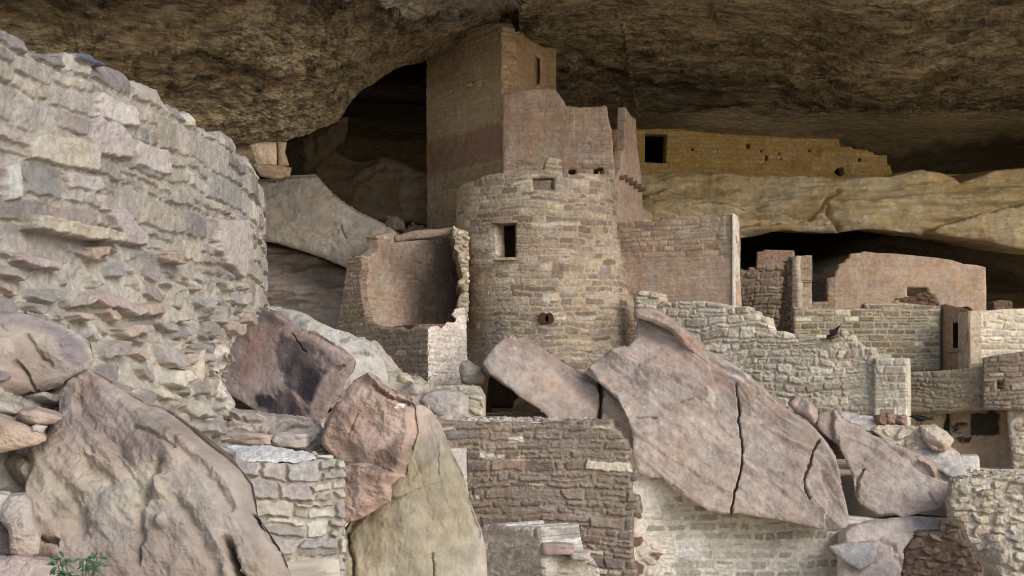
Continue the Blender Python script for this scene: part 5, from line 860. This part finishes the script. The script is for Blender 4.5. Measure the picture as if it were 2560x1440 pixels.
def nearfn(u, v, D, px, py, P):
    h1, c1 = cn(u, v, D, px, py, P); h2, c2 = rn(u, v, D, px, py, P)
    zl = 2.75 + .25 * fbm(u * 1.1, v * 1.1, 0, 7, 3); w = sst(zl + .15, zl - .15, v)
    h = h1 * (1 - w) + (h2 + .42 * sst(2.7, 1.5, v)) * w if False else h1 * (1 - w) + h2 * w + .45 * sst(2.9, 1.3, v) * sst(th(87), th(80), u); c = mixc(c1, c2, w)
    c = mixc(c, mixc(c, lin((168, 158, 142)), .5), sst(.25, .6, fbm(u * 1.3, v * 2, 3, 55, 4)) * .6)
    for k, (poly, amp, col) in enumerate(PROUD):
        b = blob(px, py, poly, 3.5, 4, .05, k); ins = 1 - sst(0, 1, b); base = .12 * sst(2.9, 1.3, v) * 0
        h = np.where(b > 0, h * (1 - b) + b * (amp + .45 * sst(2.9, 1.3, v) * sst(th(87), th(80), u) + .025 * fbm(u * 5, v * 8, k, 66, 4)), h)
        c = mixc(c, lin(col) * (1 + .16 * fbm(u * 6, v * 6, k, 67, 4))[..., None], b * .95)
    return h, c * .9
rs = np.random.RandomState(5); tops = []
a = 104.0
while a > 63.5:
    st_ = rs.uniform(1.0, 2.4); zz = NZ + rs.uniform(-.06, .06) - (.0 if a < 97 else .05); tops += [(th(a), zz), (th(a - st_ + .12), zz + rs.uniform(-.03, .03))]; a -= st_
tops = tops[::-1]
npoly = [(th(63.5), .5), (th(82), .5), (th(86.6), 1.25), (th(87.2), 1.9), (th(88.2), 2.12), (th(90.5), 2.3), (th(93.5), 2.58), (th(99), 2.72), (th(106), 2.78), (th(106), NZ - .05)] + tops[::-1] + [(th(63.5), NZ)]
nw = slab("curved_wall", NC, None, nearfn, M_NEAR, t=.7, q=2.9, uvpoly=npoly, rag=.02, ragf=3.5, seed=201, K=5)
tag(nw, "big pale curved wall nearest the camera at the left, one long stone sticking out", "wall")

# ------------------------------------------------------------------ near rubble and foreground boulders
o = slab("near_rubble", Plane(460, 1000, 12.2, (-.1, -1, .25)), [(380, 880), (470, 850), (540, 850), (568, 866), (574, 904), (548, 926), (556, 960), (576, 990), (590, 1010), (560, 1024), (534, 1050), (530, 1090), (545, 1150), (380, 1150)], masonry(311, [(204, 190, 176), (190, 172, 160), (212, 200, 186)], (196, 184, 168), (.22, .36), (.12, .2), relief=.12, kind='r', warp=.06, tilt=.3), M_NEAR, t=.8, q=2.1, rag=.03, seed=211)
tag(o, "jagged whitish rubble at the lower right foot of the near curved wall", "rubble")
o = slab("embedded_boulder", Plane(445, 950, 11.2, (-.2, -1, .15)), [(378, 960), (392, 920), (410, 896), (460, 880), (512, 874), (516, 910), (514, 950), (486, 1000), (440, 1024), (380, 1016)], boulder(312, [(174, 148, 130), (192, 168, 148), (200, 182, 164)], 1, .05, .06, .05, 1.8, facet=0, fac=(6, .15), lines=[([(415, 900), (410, 960), (414, 1000)], 5, -.05, 20)]), M_NEAR, t=.6, q=2.1, seed=212)
tag(o, "brownish squarish boulder set in the rubble foot of the near curved wall", "boulder")
o = slab("rubble_bank", Plane(100, 1050, 10.6, (0, -1, .45)), [(-300, 860), (300, 860), (420, 980), (420, 1300), (-300, 1500)], masonry(313, NEARP, (170, 158, 142), (.25, .42), (.12, .2), relief=.12, kind='r', warp=.08, tilt=.3, gain=.85), M_NEAR, t=.5, q=3, seed=213)
tag(o, "rubble bank in the gap behind the foreground boulders at the left", "rubble bank")
NB = [(142, 120, 107), (156, 134, 120), (166, 148, 131), (172, 157, 138)]
o = slab("foreground_boulder", Plane(370, 1220, 8.2, (-.12, -1, .35)), [(198, 938), (224, 926), (262, 948), (320, 984), (373, 1016), (410, 1024), (440, 1044), (468, 1066), (504, 1096), (537, 1124), (575, 1152), (607, 1182), (636, 1220), (644, 1260), (650, 1300), (668, 1330), (690, 1356), (708, 1390), (730, 1440), (760, 1600), (60, 1600), (92, 1430), (100, 1390), (102, 1350), (84, 1290), (74, 1230), (20, 1190), (14, 1160), (40, 1142), (70, 1140), (96, 1112), (112, 1088), (126, 1060), (150, 1030), (152, 1000), (160, 972)],
         boulder(314, NB, 1, .06, .06, .09, 1.1, fac=(12, .35), conch=.5, flute=(-.85, .07, 1.3), ax=(1, 1, 1), fine=.006, mott=1.0, shade=.10,
                 lines=[([(200, 1002), (205, 1044), (240, 1080), (275, 1108), (310, 1144)], 6, -.09, 60), ([(314, 1168), (340, 1200), (372, 1246)], 8, -.07, 30), ([(232, 1120), (262, 1160), (300, 1180)], 7, -.05, 25), ([(434, 1176), (412, 1240), (390, 1310), (376, 1420)], 9, -.06), ([(588, 1372), (600, 1410), (616, 1450)], 8, -.22), ([(640, 1296), (662, 1330), (700, 1376)], 4, -.12),
                        ([(432, 1232), (436, 1262)], 13, .055), ([(438, 1322), (438, 1334)], 9, .05), ([(250, 1170), (260, 1200), (310, 1230)], 16, -.05), ([(470, 1140), (540, 1200), (600, 1290)], 14, -.04), ([(360, 1090), (420, 1110), (470, 1150)], 5, -.03), ([(110, 1340), (150, 1370), (190, 1380)], 6, -.08), ([(80, 1150), (110, 1180), (100, 1230)], 10, -.05), ([(180, 1230), (230, 1280), (240, 1350)], 20, -.05), ([(480, 1280), (520, 1340), (560, 1440)], 18, -.05)],
                 patches=[([(300, 1090), (400, 1110), (420, 1160), (330, 1130)], (150, 124, 118), .5, 12), ([(200, 930), (240, 930), (340, 1000), (400, 1030), (300, 1040), (230, 1000)], (178, 150, 134), .6, 12), ([(370, 1180), (430, 1180), (400, 1320), (330, 1300), (300, 1230)], (198, 184, 156), .55, 20), ([(280, 1160), (350, 1200), (340, 1260), (260, 1200)], (170, 140, 104), .4, 14)]), M_ROCK, t=1.6, q=2.2, seed=214, rag=.02, ragf=2.6)
tag(o, "largest foreground boulder, tan and weather fluted, filling the bottom left", "boulder")
o = slab("purple_boulder", Plane(80, 890, 8.9, (.05, -1, .25)), [(-300, 800), (-60, 778), (0, 782), (60, 786), (110, 796), (160, 812), (202, 834), (222, 866), (230, 896), (214, 922), (180, 940), (148, 962), (96, 982), (50, 1000), (0, 1020), (-300, 1060)],
         boulder(315, NB, 1, .10, .12, .08, 1.4, fac=(10, .4), fine=.006, lines=[([(62, 926), (84, 950), (92, 978)], 3.5, -.06), ([(0, 860), (12, 890), (16, 920)], 3, -.05), ([(80, 860), (130, 920)], 8, -.04)], patches=[([(-60, 776), (100, 790), (226, 864), (228, 905), (190, 912), (160, 880), (110, 840), (40, 812), (-60, 810)], (122, 106, 116), .85, 9)]), M_ROCK, t=1.2, q=2.1, seed=215, rag=.02, ragf=2.6)
tag(o, "boulder with a purple grey crust on its upper edge, cut off by the left edge", "boulder")
fs = (([(44, 1050), (56, 1034), (96, 1030), (136, 1036), (156, 1046), (140, 1060), (104, 1068), (60, 1066)], 8.0, (156, 134, 118), "small brown stone wedged above the slab at the left of the foreground boulder"),
      ([(-200, 1030), (0, 1042), (60, 1062), (104, 1084), (112, 1098), (96, 1110), (40, 1124), (0, 1134), (-200, 1140)], 7.8, (164, 138, 114), "brown slab stone entering from the left edge above the row of pale blocks"),
      ([(76, 1068), (122, 1070), (110, 1092), (90, 1086)], 7.9, (178, 168, 154), "small pale wedge stone between the brown slab and the foreground boulder"),
      ([(-200, 1236), (12, 1236), (22, 1240), (26, 1270), (18, 1294), (-200, 1300)], 7.6, (192, 180, 166), "pale block at the left edge, left of the dark footed block"),
      ([(22, 1240), (60, 1236), (78, 1252), (90, 1300), (102, 1350), (96, 1384), (70, 1396), (30, 1388), (24, 1330), (0, 1300)], 7.55, (168, 148, 134), "upright brownish block with a dark foot at the left edge"),
      ([(-200, 1300), (0, 1300), (26, 1332), (32, 1384), (-200, 1390)], 7.7, (150, 132, 122), "greyish block under the pale one at the left edge"),
      ([(-200, 1392), (30, 1392), (66, 1398), (110, 1402), (160, 1416), (196, 1440), (230, 1600), (-200, 1600)], 7.2, (168, 142, 130), "low mauve rock in the bottom left corner behind the green plant"),
      ([(-200, 1130), (10, 1134), (20, 1150), (76, 1230), (20, 1240), (-200, 1236)], 8.3, (170, 158, 146), "rough pale stone between the brown slab and the block row at the left edge"))
for k, (poly, Y, col, lb) in enumerate(fs):
    px_ = np.mean([max(p[0], 0) for p in poly]); o = slab("boulder" if k in (6, 1) else "stone", Plane(px_, np.mean([p[1] for p in poly]), Y, (.05, -1, .25 if k != 6 else .6)), poly, boulder(320 + k, [col, tuple(j + 14 for j in col)], 1, .04, .04, .03, 2.5, facet=0, fac=(7, .12)), M_ROCK, t=.4, q=2.1, seed=220 + k)
    tag(o, lb, "boulder" if k in (6, 1) else "stone")

# gravel and stone chips washed into the hollows, one uncountable mass
rs = np.random.RandomState(31); GV_, GF_, GC_ = [], [], []
for (x0, x1, Y0, Y1, n_) in ((440, 830, 14.55, 17.0, 420), (870, 1060, 18.5, 22.0, 160), (1080, 1490, 22.8, 28.5, 520), (2380, 2540, 26.5, 29.0, 140), (1960, 2240, 27.6, 29.0, 120)):
    for i in range(n_):
        Y = rs.uniform(Y0, Y1); px = rs.uniform(x0, x1); X = (px - HX) / F * Y; r = rs.uniform(.012, .05) * (1 + (Y > 20) * .5); z = float(gz(np.array([X]), np.array([Y]))[0]) + r * .2; bq = len(GV_); a0 = rs.uniform(0, 6.28)
        for k in range(5): GV_.append((X + r * rs.uniform(.7, 1.3) * math.cos(a0 + k * 1.257), Y + r * rs.uniform(.7, 1.3) * math.sin(a0 + k * 1.257), z))
        GV_.append((X + r * .2, Y, z + r * rs.uniform(.4, .9))); GV_.append((X, Y, z - r * .5)); cc = lin([(176, 158, 140), (150, 128, 112), (196, 180, 158)][rs.randint(3)]); GC_ += [cc] * 7
        for k in range(5): GF_ += [(bq + k, bq + (k + 1) % 5, bq + 5), (bq + (k + 1) % 5, bq + k, bq + 6)]
o = link("gravel", mkmesh("gravel", np.array(GV_), np.array(GF_), np.array(GC_), 0), M_ROCK); tag(o, "stone chips and gravel strewn over the terraces between the boulders", "gravel", kind="stuff")

# loose stones lying on the terraces
rs = np.random.RandomState(12); k = 0
for (x0, x1, Y0, Y1, n_, s0, s1) in ((470, 800, 14.6, 16.2, 12, .06, .16), (900, 1050, 19.5, 21.5, 5, .08, .2), (1075, 1200, 23.0, 26.5, 8, .06, .2), (1230, 1440, 23.0, 27.5, 8, .05, .14), (2400, 2520, 26.8, 28.8, 5, .06, .14)):
    for i in range(n_):
        Y = rs.uniform(Y0, Y1); px = rs.uniform(x0, x1); X = (px - HX) / F * Y; sz = rs.uniform(s0, s1); z = float(gz(np.array([X]), np.array([Y]))[0]) + sz * .22
        col = [(176, 156, 138), (160, 132, 116), (190, 172, 150), (150, 126, 112)][rs.randint(4)]
        o = boxmesh("loose_stone", (X, Y, z), (sz * 1.3, sz, sz * .6), rs.uniform(0, 3), M_ROCK, col, None, .012 + sz * .05, 7, 400 + k, rx=rs.uniform(-.2, .2), ry=rs.uniform(-.2, .2), dome=.3); k += 1
        tag(o, "small loose stone lying on the ground between the boulders and walls", "stone", "loose stones between the boulders")

# ------------------------------------------------------------------ ravens
def raven(name, loc, L, yaw, pitch, label):
    prof = [(-.50, .0, .004, .004), (-.47, .004, .012, .014), (-.42, .012, .022, .026), (-.385, .02, .045, .048), (-.34, .03, .062, .062), (-.29, .022, .066, .066), (-.24, .005, .075, .085), (-.16, -.015, .105, .11), (-.06, -.025, .12, .115), (.05, -.02, .11, .10), (.14, -.005, .085, .075), (.22, .005, .062, .045), (.30, .0, .05, .025), (.40, -.01, .055, .014), (.50, -.022, .045, .008), (.505, -.022, .004, .003)]
    n = 14; V = []; Fq = []
    for (x, z, ry, rz) in prof:
        for k in range(n):
            a = 2 * math.pi * k / n; fr = 1 + .05 * float(vn(x * 30, k, 1, 3)); V.append((x * L, ry * L * math.cos(a) * fr, (z + rz * math.sin(a) * fr) * L))
    m = len(prof)
    for i in range(m - 1):
        for k in range(n): p = i * n + k; q = i * n + (k + 1) % n; Fq.append((p, p + n, q + n, q))
    R = mathutils.Matrix.Rotation(yaw, 3, 'Z') @ mathutils.Matrix.Rotation(pitch, 3, 'Y')
    root = bpy.data.objects.new(name, None); scene.collection.objects.link(root); tag(root, label, "bird")
    def fin(nm, V, Fq, col):
        V2 = [tuple(R @ Vector(v) + Vector(loc)) for v in V]; me = bpy.data.meshes.new(nm); me.from_pydata(V2, [], Fq); at = me.color_attributes.new("Col", 'FLOAT_COLOR', 'POINT'); at.data.foreach_set("color", np.tile(np.append(lin(col), 1), len(V2)).astype(np.float32))
        me.polygons.foreach_set("use_smooth", np.ones(len(Fq), bool)); link(nm, me, M_BIRD, root)
    fin("body", V, Fq, (26, 26, 30))
    for sg in (-1, 1):                                # folded wings, notched feather tips past the rump
        W = [(-.22, .06, .06), (-.10, .115, .085), (.05, .12, .07), (.20, .095, .03), (.30, .07, .0), (.42, .045, -.02), (.33, .07, -.03), (.22, .095, -.045), (.24, .10, -.03), (.10, .125, -.055), (-.04, .13, -.05), (-.16, .11, -.02)]
        V1 = [(x * L, sg * y * L, z * L) for x, y, z in W] + [(x * L, sg * (y - .03) * L, z * L) for x, y, z in W]; k = len(W)
        Fw = [tuple(range(k)), tuple(range(2 * k - 1, k - 1, -1))] + [(i, (i + 1) % k, k + (i + 1) % k, k + i) for i in range(k)]; fin("wing", V1, Fw, (22, 22, 26))
        V1 = []; Fw = []; pts = [(.0, .04 * sg, -.1), (.02, .045 * sg, -.17), (-.01, .05 * sg, -.235), (-.06, .05 * sg, -.243)]; rr = [.02, .012, .009, .006]
        for i, (x, y, z) in enumerate(pts):
            for q in range(6): a = q * math.pi / 3; V1.append(((x + rr[i] * math.cos(a)) * L, (y + rr[i] * math.sin(a)) * L, z * L + (rr[i] * math.cos(a) * L if i == 3 else 0)))
        for i in range(3):
            for q in range(6): Fw.append((i * 6 + q, i * 6 + (q + 1) % 6, i * 6 + 6 + (q + 1) % 6, i * 6 + 6 + q))
        Fw.append(tuple(range(18, 24))); fin("leg", V1, Fw, (30, 28, 28))
    return root
c = unproj(2304, 1045, 27.4); raven("raven", tuple(c), .54, .15, .12, "black raven standing on the rough stone ledge at the right")
c = unproj(2094, 824, 29.0); raven("raven", (c[0], c[1] + .25, c[2] - .02), .42, .1, -.85, "black raven bending down on top of the terrace wall, only its tail raised in view")

# ------------------------------------------------------------------ green plant, bottom left corner
pl = bpy.data.objects.new("plant", None); scene.collection.objects.link(pl); tag(pl, "small green leafy weed at the bottom left corner", "plant")
rs = np.random.RandomState(3); V = []; Fq = []; SV = []; SF = []
def leaf(c, d, w, L, up):
    d = nrm(d); s_ = nrm(np.cross(d, up)); n_ = nrm(np.cross(s_, d)); b = len(V)
    prof = [(0, 0), (.15, .34), (.35, .5), (.5, .4), (.6, .44), (.78, .24), (1, 0)]
    mid = [c + d * L * t + n_ * (-.18 * L * t * t) for t, _ in prof]
    for m_ in mid: V.append(m_)
    for sg in (1, -1):
        for (t, ww), m_ in zip(prof, mid): V.append(m_ + s_ * sg * ww * w + n_ * .12 * w * (ww * 2))
    k = len(prof)
    for i in range(k - 1): Fq.append((b + i, b + i + 1, b + k + i + 1, b + k + i)); Fq.append((b + i, b + 2 * k + i, b + 2 * k + i + 1, b + i + 1))
def stem(a, b2, r):
    b = len(SV); m_ = 5; d = nrm(b2 - a); s1 = nrm(np.cross(d, [0, 1, .1])); s2 = np.cross(d, s1)
    for i in range(m_ + 1):
        t = i / m_; c = a + (b2 - a) * t + np.array([.012 * math.sin(t * 3), 0, 0])
        for q in range(5): SV.append(c + r * (math.cos(q * 1.257) * s1 + math.sin(q * 1.257) * s2))
    for i in range(m_):
        for q in range(5): SF.append((b + i * 5 + q, b + i * 5 + (q + 1) % 5, b + i * 5 + 5 + (q + 1) % 5, b + i * 5 + 5 + q))
for (px, py, n_, sp) in ((144, 1414, 6, 20), (160, 1396, 6, 18), (242, 1392, 6, 18), (214, 1410, 6, 20), (232, 1420, 5, 20), (170, 1440, 6, 22), (150, 1404, 6, 20), (165, 1432, 4, 22), (136, 1440, 4, 16), (178, 1448, 4, 18), (206, 1396, 5, 18), (236, 1402, 6, 22), (250, 1418, 3, 14), (222, 1424, 3, 16)):
    ctr = unproj(px, py, 6.7 + rs.uniform(-.1, .1)); stem(unproj(185 + (px - 185) * .3, 1540, 6.75), ctr, .0035)
    for k in range(n_):
        a = rs.uniform(0, 2 * math.pi); off = np.array([math.cos(a), rs.uniform(-.6, .2), .5 * math.sin(a)]) * sp * .5 * 6.7 / F
        leaf(ctr + off * .5, np.array([math.cos(a), rs.uniform(-.7, 0), math.sin(a) * .5 + .15]), rs.uniform(.016, .026), rs.uniform(.035, .055), np.array([0, -.6, 1.0]))
def fromlists(nm, V, Fq, col, mat, par):
    me = bpy.data.meshes.new(nm); me.from_pydata([tuple(v) for v in V], [], Fq); at = me.color_attributes.new("Col", 'FLOAT_COLOR', 'POINT'); VV = np.array(V)
    cc = np.tile(lin(col), (len(V), 1)) * (1 + .4 * vn(VV[:, 0] * 25, VV[:, 1] * 25, VV[:, 2] * 25, 2))[:, None]; at.data.foreach_set("color", np.concatenate([cc, np.ones((len(V), 1))], 1).astype(np.float32).ravel()); return link(nm, me, mat, par)
fromlists("leaves", V, Fq, (82, 116, 76), M_LEAF, pl); fromlists("stem", SV, SF, (96, 120, 76), M_LEAF, pl)

# ------------------------------------------------------------------ origins: each thing's origin goes to its base
for o in list(scene.objects):
    if o.parent is not None or o.type not in ('MESH', 'EMPTY') or o.get("kind") == "structure": continue
    ms = [o] if o.type == 'MESH' else [c for c in scene.objects if c.parent == o]
    co = []
    for m in ms:
        a = np.empty(len(m.data.vertices) * 3, np.float32); m.data.vertices.foreach_get("co", a); co.append(a.reshape(-1, 3))
    al = np.concatenate(co); b = np.array([al[:, 0].mean(), al[:, 1].mean(), al[:, 2].min()])
    for m in ms: m.data.transform(mathutils.Matrix.Translation(-b))
    o.location = b
